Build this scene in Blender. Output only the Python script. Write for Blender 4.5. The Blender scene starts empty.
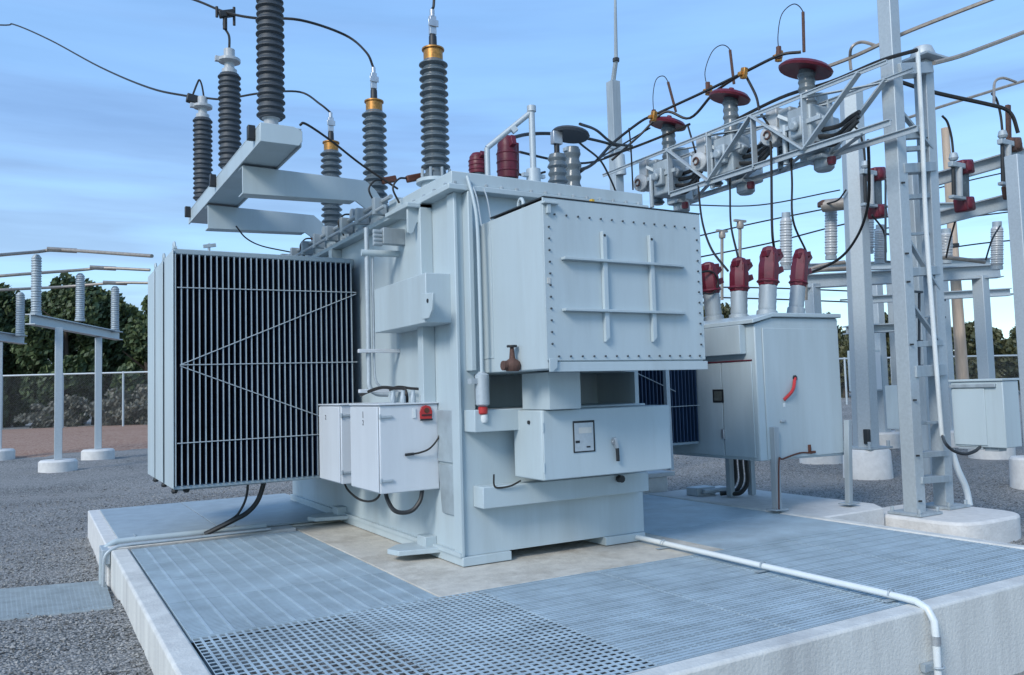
import bpy, bmesh, math, random
from mathutils import Vector as V, Matrix, noise
random.seed(7)
S = bpy.context.scene
COL = S.collection
rad = math.radians

# ------------------------------------------------------------------ camera
F, YAW, PIT, ROL = 820.5, 0.52916, 0.064935, -0.028618
EYE = V((0, 0, 1.3))
cy, sy, cp, sp = math.cos(YAW), math.sin(YAW), math.cos(PIT), math.sin(PIT)
FW = V((sy*cp, cy*cp, sp)); R0 = V((cy, -sy, 0)); U0 = R0.cross(FW)
RT = math.cos(ROL)*R0 + math.sin(ROL)*U0
UP = -math.sin(ROL)*R0 + math.cos(ROL)*U0
cd = bpy.data.cameras.new('camera'); cam = bpy.data.objects.new('camera', cd); COL.objects.link(cam)
cd.sensor_width = 36; cd.lens = 36*F/1024; cd.clip_start = 0.05; cd.clip_end = 3000
m3 = Matrix((RT, UP, -FW)).transposed()
cam.matrix_world = Matrix.Translation(EYE) @ m3.to_4x4()
S.camera = cam

def ray(x, y): return FW + RT*((x-512)/F) - UP*((y-337.5)/F)
def PZ(x, y, z): d = ray(x, y); return EYE + d*((z-EYE.z)/d.z)      # where a sight line meets a real plane of the yard
def PX(x, y, X): d = ray(x, y); return EYE + d*(X/d.x)
def PY(x, y, Y): d = ray(x, y); return EYE + d*(Y/d.y)
def PD(x, y, t): return EYE + ray(x, y)*t
def sst(a, b, x): t = min(1, max(0, (x-a)/(b-a))); return t*t*(3-2*t)
def gz(x, y):
    return -.34 + .09*(1-sst(6.8, 8.4, y))*(1-sst(1.5, 3, x)) + min(.5, .02*max(0, y-9)) - .2*sst(2, 6, x)*(1-sst(3.2, 5.5, y)) + .012*max(0, min(20, x-8))
def PG(x, y):
    z = -.3
    for i in range(40):
        p = PZ(x, y, z); z = .5*z+.5*gz(p.x, p.y)
    return p
def dist(p): return (p-EYE).dot(FW)

# --------------------------------------------------------------- materials
def mat(name, col, rough=.5, metal=0, var=.12, scale=5, streak=0, bump=0, bscale=60, stain=None, stain_amt=0, spec=.5):
    m = bpy.data.materials.new(name); m.use_nodes = True
    nt = m.node_tree; N = nt.nodes; L = nt.links
    b = N['Principled BSDF']
    b.inputs['Roughness'].default_value = rough; b.inputs['Metallic'].default_value = metal
    b.inputs['Specular IOR Level'].default_value = spec
    tc = N.new('ShaderNodeNewGeometry')
    mp = N.new('ShaderNodeMapping'); mp.inputs['Scale'].default_value = (1, 1, .12 if streak else 1)
    L.new(tc.outputs['Position'], mp.inputs['Vector'])
    nz = N.new('ShaderNodeTexNoise'); nz.inputs['Scale'].default_value = scale; nz.inputs['Detail'].default_value = 6
    nz.inputs['Roughness'].default_value = .65
    L.new(mp.outputs['Vector'], nz.inputs['Vector'])
    rp = N.new('ShaderNodeValToRGB')
    c = col
    rp.color_ramp.elements[0].position = .3; rp.color_ramp.elements[1].position = .7
    rp.color_ramp.elements[0].color = (c[0]*(1-var), c[1]*(1-var), c[2]*(1-var), 1)
    rp.color_ramp.elements[1].color = (min(1, c[0]*(1+var)), min(1, c[1]*(1+var)), min(1, c[2]*(1+var)), 1)
    L.new(nz.outputs['Fac'], rp.inputs['Fac'])
    out = rp.outputs['Color']
    if stain:
        n2 = N.new('ShaderNodeTexNoise'); n2.inputs['Scale'].default_value = 1.7; n2.inputs['Detail'].default_value = 8
        n2.inputs['Roughness'].default_value = .7
        L.new(mp.outputs['Vector'], n2.inputs['Vector'])
        r2 = N.new('ShaderNodeValToRGB'); r2.color_ramp.elements[0].position = .48; r2.color_ramp.elements[1].position = .72
        r2.color_ramp.elements[0].color = (0, 0, 0, 1); r2.color_ramp.elements[1].color = (stain_amt,)*3+(1,)
        L.new(n2.outputs['Fac'], r2.inputs['Fac'])
        mx = N.new('ShaderNodeMixRGB'); L.new(r2.outputs['Color'], mx.inputs['Fac']); L.new(out, mx.inputs['Color1'])
        mx.inputs['Color2'].default_value = (*stain, 1); out = mx.outputs['Color']
    L.new(out, b.inputs['Base Color'])
    rr = N.new('ShaderNodeMapRange'); rr.inputs['To Min'].default_value = max(.02, rough-.1); rr.inputs['To Max'].default_value = min(1, rough+.12)
    L.new(nz.outputs['Fac'], rr.inputs['Value']); L.new(rr.outputs['Result'], b.inputs['Roughness'])
    if bump:
        n3 = N.new('ShaderNodeTexNoise'); n3.inputs['Scale'].default_value = bscale; n3.inputs['Detail'].default_value = 4
        L.new(tc.outputs['Position'], n3.inputs['Vector'])
        bp = N.new('ShaderNodeBump'); bp.inputs['Strength'].default_value = bump; bp.inputs['Distance'].default_value = .02
        L.new(n3.outputs['Fac'], bp.inputs['Height']); L.new(bp.outputs['Normal'], b.inputs['Normal'])
    return m
M = {}
M['paint'] = mat('grey_paint', (.435, .51, .54), .42, var=.05, scale=3, streak=1, stain=(.26, .28, .27), stain_amt=.34, bump=.03, bscale=9)
M['paint_white'] = mat('pale_paint', (.60, .63, .66), .4, var=.05, scale=3, streak=1, stain=(.38, .40, .42), stain_amt=.25)
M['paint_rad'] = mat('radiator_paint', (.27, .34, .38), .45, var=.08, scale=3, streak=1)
M['fin'] = mat('navy_fin_gap_shade', (.022, .050, .105), .45, var=.12, scale=4, streak=1)  # navy deepened so the shade between the fins sits in the colour
M['galv'] = mat('galvanised_steel', (.42, .47, .50), .5, .25, var=.09, scale=34, streak=0, bump=.02, bscale=30)
M['galv_dull'] = mat('weathered_galvanised_steel', (.34, .39, .42), .55, .2, var=.2, scale=9, streak=1)
M['grate'] = mat('galvanised_grating', (.42, .51, .56), .5, .15, var=.18, scale=3)
M['plate'] = mat('galvanised_and_shade_plate', (.36, .42, .45), .5, .25, var=.15, scale=6)  # its darker tone also paints shade on the tank's side plates
M['dark'] = mat('dark_rubber', (.018, .02, .022), .5, var=.2)
M['cable'] = mat('weathered_conductor', (.028, .026, .024), .55, .3, var=.25, scale=20)
M['bus'] = mat('aluminium_tube', (.34, .30, .26), .5, .4, var=.2, scale=12)
M['polymer'] = mat('dark_polymer', (.045, .054, .064), .55, var=.12, scale=10)
M['porcelain'] = mat('grey_porcelain', (.115, .14, .155), .25, var=.08, scale=10)
M['pale_porcelain'] = mat('pale_porcelain', (.42, .44, .45), .3, var=.1, scale=10)
M['brass'] = mat('brass_cap', (.42, .20, .05), .4, .6, var=.4, scale=40)
M['steel'] = mat('bright_steel', (.5, .52, .54), .35, .7, var=.15, scale=20)
M['maroon'] = mat('maroon_rubber', (.12, .010, .022), .42, var=.25, scale=14)
M['red'] = mat('red_plastic', (.45, .03, .03), .35, var=.15, scale=10)
M['rust'] = mat('rusted_iron', (.10, .052, .04), .75, .1, var=.4, scale=40, bump=.2)
M['yellow'] = mat('yellow_plastic', (.62, .38, .03), .4)
M['brown'] = mat('brown_boot', (.10, .035, .02), .6, var=.3, scale=20)
M['white'] = mat('white_plastic', (.66, .70, .71), .35, var=.04, scale=6)
M['glass'] = mat('window_glass', (.10, .11, .10), .08, var=.3, scale=12)
M['conc'] = mat('concrete', (.54, .51, .45), .85, var=.14, scale=9, stain=(.22, .18, .13), stain_amt=.65, bump=.25, bscale=50)
M['conc_wall'] = mat('cast_concrete_face', (.62, .615, .58), .85, var=.12, scale=5, streak=1, stain=(.30, .30, .30), stain_amt=.6, bump=.25, bscale=50)
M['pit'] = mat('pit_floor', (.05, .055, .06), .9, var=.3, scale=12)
M['conc_white'] = mat('whitened_concrete', (.62, .61, .59), .85, var=.1, scale=9, bump=.3, bscale=40)
M['wood'] = mat('wood_pole', (.46, .36, .28), .85, var=.25, scale=8, streak=1)
M['bark'] = mat('bark', (.07, .055, .045), .9, var=.3, scale=12, streak=1)
M['ink'] = mat('black_ink', (.015, .016, .02), .6)
M['paper'] = mat('paper_card', (.55, .55, .52), .7)

def leaf_mat(name, a, b_):
    m = bpy.data.materials.new(name); m.use_nodes = True; nt = m.node_tree; N = nt.nodes; L = nt.links
    b = N['Principled BSDF']; b.inputs['Roughness'].default_value = .6
    g = N.new('ShaderNodeNewGeometry'); nz = N.new('ShaderNodeTexNoise'); nz.inputs['Scale'].default_value = .9; nz.inputs['Detail'].default_value = 5
    L.new(g.outputs['Position'], nz.inputs['Vector'])
    ad = N.new('ShaderNodeMath'); ad.operation = 'MULTIPLY_ADD'; ad.inputs[1].default_value = .35
    L.new(g.outputs['Random Per Island'], ad.inputs[0]); L.new(nz.outputs['Fac'], ad.inputs[2])
    rp = N.new('ShaderNodeValToRGB'); rp.color_ramp.elements[0].position = .45; rp.color_ramp.elements[1].position = .9
    rp.color_ramp.elements[0].color = (*a, 1); rp.color_ramp.elements[1].color = (*b_, 1)
    L.new(ad.outputs[0], rp.inputs['Fac']); L.new(rp.outputs['Color'], b.inputs['Base Color'])
    return m
M['leaf'] = leaf_mat('evergreen_leaf', (.022, .042, .016), (.09, .125, .045))
M['leaf_b'] = leaf_mat('autumn_leaf', (.022, .034, .014), (.09, .09, .035))
M['shrub'] = leaf_mat('dry_shrub_leaf', (.08, .08, .06), (.20, .19, .15))

def ground_mat(name, cols, scale, rough=.95, tracks=False, bump=.7):
    m = bpy.data.materials.new(name); m.use_nodes = True; nt = m.node_tree; N = nt.nodes; L = nt.links
    b = N['Principled BSDF']; b.inputs['Roughness'].default_value = rough; b.inputs['Specular IOR Level'].default_value = .2
    g = N.new('ShaderNodeNewGeometry')
    vo = N.new('ShaderNodeTexVoronoi'); vo.inputs['Scale'].default_value = scale; vo.inputs['Randomness'].default_value = 1
    L.new(g.outputs['Position'], vo.inputs['Vector'])
    sep = N.new('ShaderNodeSeparateColor'); L.new(vo.outputs['Color'], sep.inputs[0])
    nz = N.new('ShaderNodeTexNoise'); nz.inputs['Scale'].default_value = .35; nz.inputs['Detail'].default_value = 8; nz.inputs['Roughness'].default_value = .7
    L.new(g.outputs['Position'], nz.inputs['Vector'])
    ad = N.new('ShaderNodeMath'); ad.operation = 'MULTIPLY_ADD'; ad.inputs[1].default_value = .6
    L.new(nz.outputs['Fac'], ad.inputs[0]); 
    mm = N.new('ShaderNodeMath'); mm.operation = 'MULTIPLY'; mm.inputs[1].default_value = .7
    L.new(sep.outputs[0], mm.inputs[0]); L.new(mm.outputs[0], ad.inputs[2])
    rp = N.new('ShaderNodeValToRGB'); e = rp.color_ramp.elements
    e[0].position = .2; e[0].color = (*cols[0], 1); e[1].position = .85; e[1].color = (*cols[2], 1)
    k = e.new(.5); k.color = (*cols[1], 1)
    L.new(ad.outputs[0], rp.inputs['Fac']); L.new(rp.outputs['Color'], b.inputs['Base Color'])
    if tracks:                       # paler worn wheel tracks
        mp = N.new('ShaderNodeMapping'); mp.inputs['Scale'].default_value = (.10, .75, 1); mp.inputs['Rotation'].default_value = (0, 0, .25); L.new(g.outputs['Position'], mp.inputs['Vector'])
        n2 = N.new('ShaderNodeTexNoise'); n2.inputs['Scale'].default_value = 1.0; n2.inputs['Detail'].default_value = 5; L.new(mp.outputs['Vector'], n2.inputs['Vector'])
        r2 = N.new('ShaderNodeValToRGB'); r2.color_ramp.elements[0].position = .5; r2.color_ramp.elements[0].color = (0, 0, 0, 1); r2.color_ramp.elements[1].position = .66; r2.color_ramp.elements[1].color = (.6, .6, .6, 1)
        L.new(n2.outputs['Fac'], r2.inputs['Fac'])
        mx = N.new('ShaderNodeMixRGB'); L.new(r2.outputs['Color'], mx.inputs['Fac']); L.new(rp.outputs['Color'], mx.inputs['Color1']); mx.inputs['Color2'].default_value = (.30, .29, .275, 1)
        L.new(mx.outputs['Color'], b.inputs['Base Color'])
    bp = N.new('ShaderNodeBump'); bp.inputs['Strength'].default_value = bump; bp.inputs['Distance'].default_value = .02; bp.invert = True
    L.new(vo.outputs['Distance'], bp.inputs['Height']); L.new(bp.outputs['Normal'], b.inputs['Normal'])
    return m
M['gravel'] = ground_mat('gravel', ((.045, .046, .048), (.145, .147, .142), (.36, .35, .335)), 62, tracks=True)
M['stone'] = ground_mat('gravel_stone', ((.05, .05, .05), (.16, .158, .152), (.36, .35, .33)), 30, bump=.1)
M['dirt'] = ground_mat('red_dirt', ((.19, .10, .07), (.28, .165, .115), (.38, .26, .20)), 25, bump=.3)

# ------------------------------------------------------------ mesh building
class MB:
    def __init__(s): s.bm = bmesh.new()
    def quadbox(s, c):                      # c: 8 corners, bottom ring then top ring
        v = [s.bm.verts.new(p) for p in c]
        for f in ((3, 2, 1, 0), (4, 5, 6, 7), (0, 1, 5, 4), (1, 2, 6, 5), (2, 3, 7, 6), (3, 0, 4, 7)):
            s.bm.faces.new([v[i] for i in f])
        return s
    def box(s, x0, x1, y0, y1, z0, z1):
        return s.quadbox([V(p) for p in ((x0, y0, z0), (x1, y0, z0), (x1, y1, z0), (x0, y1, z0), (x0, y0, z1), (x1, y0, z1), (x1, y1, z1), (x0, y1, z1))])
    def bar(s, p, q, w, h, up=V((0, 0, 1)), w2=None, h2=None):
        p = V(p); q = V(q); d = (q-p).normalized(); up = V(up)
        if abs(d.dot(up)) > .98: up = V((0, 1, 0))
        r = d.cross(up).normalized(); u = r.cross(d)
        w2 = w if w2 is None else w2; h2 = h if h2 is None else h2
        a = [p+r*(i*w/2)+u*(j*h/2) for i, j in ((-1, -1), (1, -1), (1, 1), (-1, 1))]
        b = [q+r*(i*w2/2)+u*(j*h2/2) for i, j in ((-1, -1), (1, -1), (1, 1), (-1, 1))]
        return s.quadbox(a+b)
    def ibeam(s, p, q, w, h, t=.015):
        p = V(p); q = V(q); d = (q-p).normalized(); r = d.cross(V((0, 0, 1))).normalized(); u = r.cross(d)
        s.bar(p+u*(h/2-t/2), q+u*(h/2-t/2), w, t); s.bar(p-u*(h/2-t/2), q-u*(h/2-t/2), w, t)
        s.bar(p, q, t, h-2*t-.002); return s
    def tube(s, pts, r, n=8, cap=True, r2=None):
        pts = [V(p) for p in pts]; k = len(pts); rings = []
        t = (pts[1]-pts[0]).normalized(); a = t.orthogonal().normalized()
        for i, p in enumerate(pts):
            t2 = (pts[min(i+1, k-1)]-pts[max(i-1, 0)]).normalized()
            a = (a-t2*a.dot(t2)).normalized(); b = t2.cross(a)
            rr = r if r2 is None else r+(r2-r)*i/(k-1)
            rings.append([s.bm.verts.new(p+(a*math.cos(2*math.pi*j/n)+b*math.sin(2*math.pi*j/n))*rr) for j in range(n)])
        for i in range(k-1):
            for j in range(n):
                s.bm.faces.new((rings[i][j], rings[i][(j+1) % n], rings[i+1][(j+1) % n], rings[i+1][j]))
        if cap: s.bm.faces.new(rings[0][::-1]); s.bm.faces.new(rings[-1])
        return s
    def lathe(s, prof, o, ax=(0, 0, 1), n=20):
        o = V(o); ax = V(ax).normalized(); a = ax.orthogonal().normalized(); b = ax.cross(a); rings = []
        for r, z in prof:
            r = max(r, .0008)
            rings.append([s.bm.verts.new(o+ax*z+(a*math.cos(2*math.pi*j/n)+b*math.sin(2*math.pi*j/n))*r) for j in range(n)])
        for i in range(len(rings)-1):
            for j in range(n):
                s.bm.faces.new((rings[i][j], rings[i][(j+1) % n], rings[i+1][(j+1) % n], rings[i+1][j]))
        s.bm.faces.new(rings[0][::-1]); s.bm.faces.new(rings[-1]); return s
    def cyl(s, p, q, r, n=14, r2=None): return s.tube([p, q], r, n, True, r2)
    def prism(s, poly, ex):
        poly = [V(p) for p in poly]; ex = V(ex)
        a = [s.bm.verts.new(p) for p in poly]; b = [s.bm.verts.new(p+ex) for p in poly]; n = len(a)
        s.bm.faces.new(a[::-1]); s.bm.faces.new(b)
        for i in range(n): s.bm.faces.new((a[i], a[(i+1) % n], b[(i+1) % n], b[i]))
        return s
    def mesh(s, name, m, c, sharp=38):
        for v in s.bm.verts: v.co -= c
        bmesh.ops.recalc_face_normals(s.bm, faces=s.bm.faces)
        me = bpy.data.meshes.new(name); s.bm.to_mesh(me); s.bm.free()
        me.materials.append(m)
        for p in me.polygons: p.use_smooth = True
        me.set_sharp_from_angle(angle=rad(sharp))
        return me
    def build(s, name, m, parent=None, label=None, bevel=0, sharp=38):
        m = M[m] if isinstance(m, str) else m
        xs = [v.co for v in s.bm.verts]
        lo = V([min(p[i] for p in xs) for i in range(3)]); hi = V([max(p[i] for p in xs) for i in range(3)])
        c = V(((lo.x+hi.x)/2, (lo.y+hi.y)/2, lo.z))
        o = bpy.data.objects.new(name, s.mesh(name, m, c, sharp)); COL.objects.link(o)
        W[o] = c
        if parent: o.parent = parent; o.location = c-W[parent]
        else: o.location = c
        if label: o['label'] = label
        if bevel:
            bv = o.modifiers.new('bevel', 'BEVEL'); bv.width = bevel; bv.segments = 2; bv.limit_method = 'ANGLE'; bv.angle_limit = rad(40)
        return o
W = {}
def tag(o, label=None, cat=None, group=None, kind=None):
    if label: o['label'] = label
    if cat: o['category'] = cat
    if group: o['group'] = group
    if kind: o['kind'] = kind
    return o
def thing(name, label, cat, loc, group=None):
    o = bpy.data.objects.new(name, None); COL.objects.link(o); o.location = loc; W[o] = V(loc); o.empty_display_size = .2
    return tag(o, label, cat, group)
def copy_tree(o, parent=None):
    c = o.copy(); COL.objects.link(c); W[c] = W[o].copy()
    if parent: c.parent = parent
    for ch in list(o.children): copy_tree(ch, c)
    return c
def spline(pts, k=7):
    pts = [V(p) for p in pts]; out = []
    P = [pts[0]*2-pts[1]]+pts+[pts[-1]*2-pts[-2]]
    for i in range(1, len(P)-2):
        a, b, c, d = P[i-1:i+3]
        for j in range(k):
            t = j/k
            out.append(.5*((2*b)+(c-a)*t+(2*a-5*b+4*c-d)*t*t+(3*b-a-3*c+d)*t**3))
    out.append(pts[-1]); return out
def wire(name, label, cat, pts, r=.012, m='cable', group=None, parent=None, n=6, k=7):
    o = MB().tube(spline(pts, k), r, n).build(name, m, parent)
    if parent is None: tag(o, label, cat, group)
    return o
def sheds(h, n, rc, rs, r0=None):
    p = [(r0 or rc, 0)]; st = h/n
    for i in range(n):
        z = i*st
        R = rs if i % 2 == 0 else rs*.95
        p += [(rc, z+st*.10), (R, z+st*.38), (R, z+st*.50), (rc, z+st*.92)]
    return p+[(rc, h)]
def text_mesh(s, size, origin, right, up, name, parent, m='ink'):
    cu = bpy.data.curves.new('t', 'FONT'); cu.body = s; cu.size = size; cu.extrude = .001; cu.align_x = 'CENTER'
    o = bpy.data.objects.new('t', cu); COL.objects.link(o)
    dg = bpy.context.evaluated_depsgraph_get(); me = bpy.data.meshes.new_from_object(o.evaluated_get(dg))
    bpy.data.objects.remove(o)
    right = V(right); up = V(up); nrm = right.cross(up); origin = V(origin)
    for v in me.vertices: v.co = right*v.co.x+up*v.co.y+nrm*v.co.z
    me.materials.clear(); me.materials.append(M[m])
    q = bpy.data.objects.new(name, me); COL.objects.link(q); q.parent = parent; q.location = origin-W[parent]; W[q] = origin
    return q

# ------------------------------------------------------------------- ground
def axis(a, b, fine, near0, near1, coarse):
    v = []; x = a
    while x < b:
        v.append(x); x += fine if near0 <= x < near1 else coarse if abs(x) < 70 else 40
    v.append(b); return v
xs = axis(-500, 500, .3, -4, 18, 3); ys = axis(-60, 900, .3, 1, 26, 3)
bm = bmesh.new(); g = []
for y in ys:
    row = []
    for x in xs:
        z = gz(x, y)+.035*noise.noise(V((x*.55, y*.55, 0)))+.012*noise.noise(V((x*2.3, y*2.3, 3)))
        if y > 14 and y < 26 and x < 2: z += .05*noise.noise(V((x*.35+y*.1, y*1.6, 7)))
        row.append(bm.verts.new((x, y, z)))
    g.append(row)
for j in range(len(ys)-1):
    for i in range(len(xs)-1): bm.faces.new((g[j][i], g[j][i+1], g[j+1][i+1], g[j+1][i]))
me = bpy.data.meshes.new('gravel_ground'); bm.to_mesh(me); bm.free(); me.materials.append(M['gravel'])
for p in me.polygons: p.use_smooth = True
o = bpy.data.objects.new('gravel_ground', me); COL.objects.link(o); tag(o, kind='structure')

# red dirt strip along the left fence
bm = bmesh.new(); g = []
for j in range(9):
    row = []
    for i in range(60):
        x = -26+i*.9; y = 23.5+j*2.4+(.9*noise.noise(V((x*.5, 0, 5))) if j == 0 else 0)
        row.append(bm.verts.new((x, y, gz(x, y)+(.075 if j else -.06))))
    g.append(row)
for j in range(8):
    for i in range(59): bm.faces.new((g[j][i], g[j][i+1], g[j+1][i+1], g[j+1][i]))
me = bpy.data.meshes.new('dirt_ground'); bm.to_mesh(me); bm.free(); me.materials.append(M['dirt'])
o = bpy.data.objects.new('dirt_ground', me); COL.objects.link(o); tag(o, kind='structure')

# loose stones lying over the gravel
verts = []; faces = []
octv = [(1, 0, 0), (-1, 0, 0), (0, 1, 0), (0, -1, 0), (0, 0, 1), (0, 0, -1)]
octf = [(0, 2, 4), (2, 1, 4), (1, 3, 4), (3, 0, 4), (2, 0, 5), (1, 2, 5), (3, 1, 5), (0, 3, 5)]
cnt = 0
while cnt < 34000:
    if random.random() < .8:
        y = random.uniform(2.2, 17); x = random.uniform(-.42*y+.1, .72) if y < 11.3 else random.uniform(-.42*y, 4)
    else:
        x = random.uniform(6.9, 15); y = random.uniform(4, 14)
    if .3 < x < 6.9 and 2.7 < y < 11.5 and x > .6: continue
    s = random.uniform(.006, .017); z = gz(x, y)+.035*noise.noise(V((x*.55, y*.55, 0)))+.012*noise.noise(V((x*2.3, y*2.3, 3)))+s*.3
    b = len(verts); a = random.uniform(0, 6.28); ca, sa = math.cos(a), math.sin(a)
    for v in octv:
        k = s*random.uniform(.7, 1.25); px, py, pz = v[0]*k, v[1]*k*.8, v[2]*k*.65
        px += s*.3*random.uniform(-1, 1); py += s*.3*random.uniform(-1, 1)
        verts.append((x+px*ca-py*sa, y+px*sa+py*ca, z+pz))
    faces += [(b+i, b+j, b+k) for i, j, k in octf]; cnt += 1
me = bpy.data.meshes.new('gravel_stones'); me.from_pydata(verts, [], faces); me.materials.append(M['stone'])
o = bpy.data.objects.new('gravel_stones', me); COL.objects.link(o)
tag(o, 'loose grey gravel stones lying over the yard', 'gravel', kind='stuff')

# ------------------------------------------------------ concrete foundation
fd = thing('concrete_foundation', 'long pale concrete foundation with a raised rim under the big grey transformer', 'foundation', (3.6, 6, -.7))
b = MB(); b.box(.605, 6.62, 2.94, 3.075, -.9, 0); b.box(6.50, 6.62, 3.077, 7.98, -.9, 0)
b.box(.605, .75, 3.077, 8.17, -.9, 0); b.box(3.3, 6.498, 7.90, 8.02, -.9, -.001)
b.build('rim_wall', 'conc_wall', fd, bevel=.018)
MB().box(2.27, 4.76, 4.895, 10.7, -.9, -.006).build('slab', 'conc', fd, bevel=.004)
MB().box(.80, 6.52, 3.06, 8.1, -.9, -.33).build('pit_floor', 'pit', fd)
b = MB(); b.box(.58, 2.262, 8.19, 11.2, -.9, .012); b.build('rear_block', 'conc_white', fd, bevel=.012)
# beams the gratings rest on
b = MB()
for y in (3.09, 4.868): b.box(.82, 6.49, y, y+.02, -.3, -.045)
for x in (.815, 2.24): b.box(x, x+.02, 4.9, 8.09, -.3, -.045)
for x in (4.765, 6.475): b.box(x, x+.02, 4.9, 7.89, -.3, -.045)
b.build('ledge', 'galv_dull', fd)

def grating(label, x0, x1, y0, y1, along, pitch=.036, t=.009, cross=.10, ct=.006, dep=.028, ctop=.010, grp3=False, grp='steel grating panels over the transformer pit'):
    b = MB(); z1 = -.005; z0 = z1-dep; g = .002
    x0 += g; x1 -= g; y0 += g; y1 -= g; e = .008
    b.box(x0, x1, y0, y0+e, z0, z1); b.box(x0, x1, y1-e, y1, z0, z1)
    b.box(x0, x0+.004, y0+e, y1-e, z0, z1-.0035); b.box(x1-.004, x1, y0+e, y1-e, z0, z1-.0035)
    if along == 'x':
        n = int((y1-y0)/pitch)
        for i in range(1, n):
            y = y0+(y1-y0)*i/n; tt = t*(.35 if grp3 and i % 4 == 0 else 1)
            b.box(x0+.004, x1-.004, y-tt/2, y+tt/2, z0, z1-.002)
        n = int((x1-x0)/cross)
        for i in range(1, n):
            x = x0+(x1-x0)*i/n; b.box(x-ct/2, x+ct/2, y0+e, y1-e, z1-min(.014, dep), z1-.0017-ctop)
    else:
        n = int((x1-x0)/pitch)
        for i in range(1, n):
            x = x0+(x1-x0)*i/n; b.box(x-t/2, x+t/2, y0+e, y1-e, z0, z1-.002)
        n = int((y1-y0)/cross)
        for i in range(1, n):
            y = y0+(y1-y0)*i/n; b.box(x0+e, x1-e, y-ct/2, y+ct/2, z1-.012, z1-.003)
    tag(b.build('steel_grating', 'grate', sharp=30), label, 'grating', grp)
fx = [.76, 1.62, 2.55, 3.5, 4.38, 5.43, 6.49]
fl = ['coarse square meshed steel grating panel in the near left corner of the foundation',
      'finer meshed steel grating panel just right of the coarse corner panel',
      'barred grating panel along the front rim, below the tilted yellow tagged chamber, third from the left corner',
      'barred grating panel along the front rim just left of the white pipe',
      'barred grating panel along the front rim just right of the white pipe',
      'barred grating panel in the front right corner of the foundation']
fl[2] = 'barred grating panel along the front rim, third panel from the left corner'
for i in range(6):
    if i == 0: grating(fl[0], fx[0], fx[1], 3.08, 4.885, 'x', .062, .014, .043, .013, dep=.005, ctop=.0)
    else: grating(fl[i], fx[i], fx[i+1], 3.08, 4.885, 'x', *((.046, .020, .048, .014) if i == 1 else (.033, .0215, .05, .010)), dep=.005 if i == 1 else .010, ctop=.0 if i == 1 else .006, grp3=i > 1)
ly = [4.895, 5.8, 6.55, 7.27, 8.1]
ll = ['grating panel left of the transformer, next behind the coarse corner panel', 'pale grating panel left of the transformer, second back from the front row',
      'grating panel left of the transformer, third back from the front row', 'rearmost grating panel on the left, beside the pipes along the raised rear block']
for i in range(4): grating(ll[i], .76, 2.262, ly[i], ly[i+1], 'x', .03, (.0125, .019, .0145, .0115)[i], .108, .018, ctop=-.001)
ry = [4.895, 5.9, 6.9, 7.89]
rl = ['dense grating panel right of the transformer, nearest of its row to the front panels', 'dense grating panel in the middle of the row right of the transformer', 'rearmost dense grating panel right of the transformer, by the grey breaker cabinet']
for i in range(3): grating(rl[i], 4.77, 6.49, ry[i], ry[i+1], 'x', .03, .0215, .1)
for i, (x0, x1) in enumerate(((.70, 1.60), (1.61, 2.9))):
    b = MB(); b.box(x0, x1, 8.42, 11.05, .016, .030); b.bar((x0+.15, 8.6, .034), (x0+.15, 8.75, .034), .02, .006)
    tag(b.build('cover_plate', 'plate', bevel=.003), ('smooth grey steel cover plate at the far left end of the foundation', 'smooth grey steel cover plate under the black cables of the radiators')[i], 'plate', 'steel cover plates')
MB2 = MB(); MB2.box(2.262, 2.95, 8.4, 11.1, -.9, .010); MB2.build('rear_ledge', 'conc', fd)
# grating let into the gravel at the left
a = [PG(-40, 594), PG(105, 582), PG(113, 609), PG(-40, 626)]
b = MB(); n = 44
for i in range(n+1):
    t = i/n; b.bar(a[0].lerp(a[3], t)+V((0, 0, .008)), a[1].lerp(a[2], t)+V((0, 0, .008)), .005, .016)
for i in range(31):
    t = i/30; b.bar(a[0].lerp(a[1], t)+V((0, 0, .004)), a[3].lerp(a[2], t)+V((0, 0, .004)), .008, .016)
tag(b.build('steel_grating', 'plate'), 'dark steel grating let into the gravel at the left edge', 'grating')
c = (a[0]+a[2])/2
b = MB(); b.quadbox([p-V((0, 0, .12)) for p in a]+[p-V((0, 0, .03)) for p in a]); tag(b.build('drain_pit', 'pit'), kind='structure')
# white pipe over the gratings
pr = thing('white_pipe', 'white plastic pipe crossing the gratings and bending down over the front rim', 'pipe', (4.4, 4.3, 0))
pts = [(4.43, 5.70, .035), (4.42, 5.0, .035), (4.40, 4.2, .035), (4.39, 3.3, .035), (4.39, 3.08, .035)]
bend = [(4.39, 3.0, .03), (4.39, 2.93, .0), (4.39, 2.895, -.06), (4.39, 2.89, -.14)]
MB().tube(pts[:-1]+bend+[(4.39, 2.89, -.70)], .021, 12).build('tube', 'white', pr)
MB().cyl((4.39, 2.89, -.19), (4.39, 2.89, -.14), .026).build('coupling', 'steel', pr)
for y in (5.2, 4.15, 3.16):
    b = MB(); b.bar((4.33, y, .003), (4.46, y, .003), .035, .006); b.tube([(4.395+.031*math.cos(a_), y, .035+.031*math.sin(a_)) for a_ in [i*math.pi/8 for i in range(9)]], .005, 6)
    b.build('clamp', 'galv_dull', pr)
b = MB(); b.box(4.30, 4.42, 2.905, 2.935, -.33, -.29); b.tube([(4.39+.034*math.cos(a_), 2.89-.034*math.sin(a_), -.31) for a_ in [i*math.pi/8 for i in range(9)]], .006, 6); b.build('clamp', 'galv_dull', pr)
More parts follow.
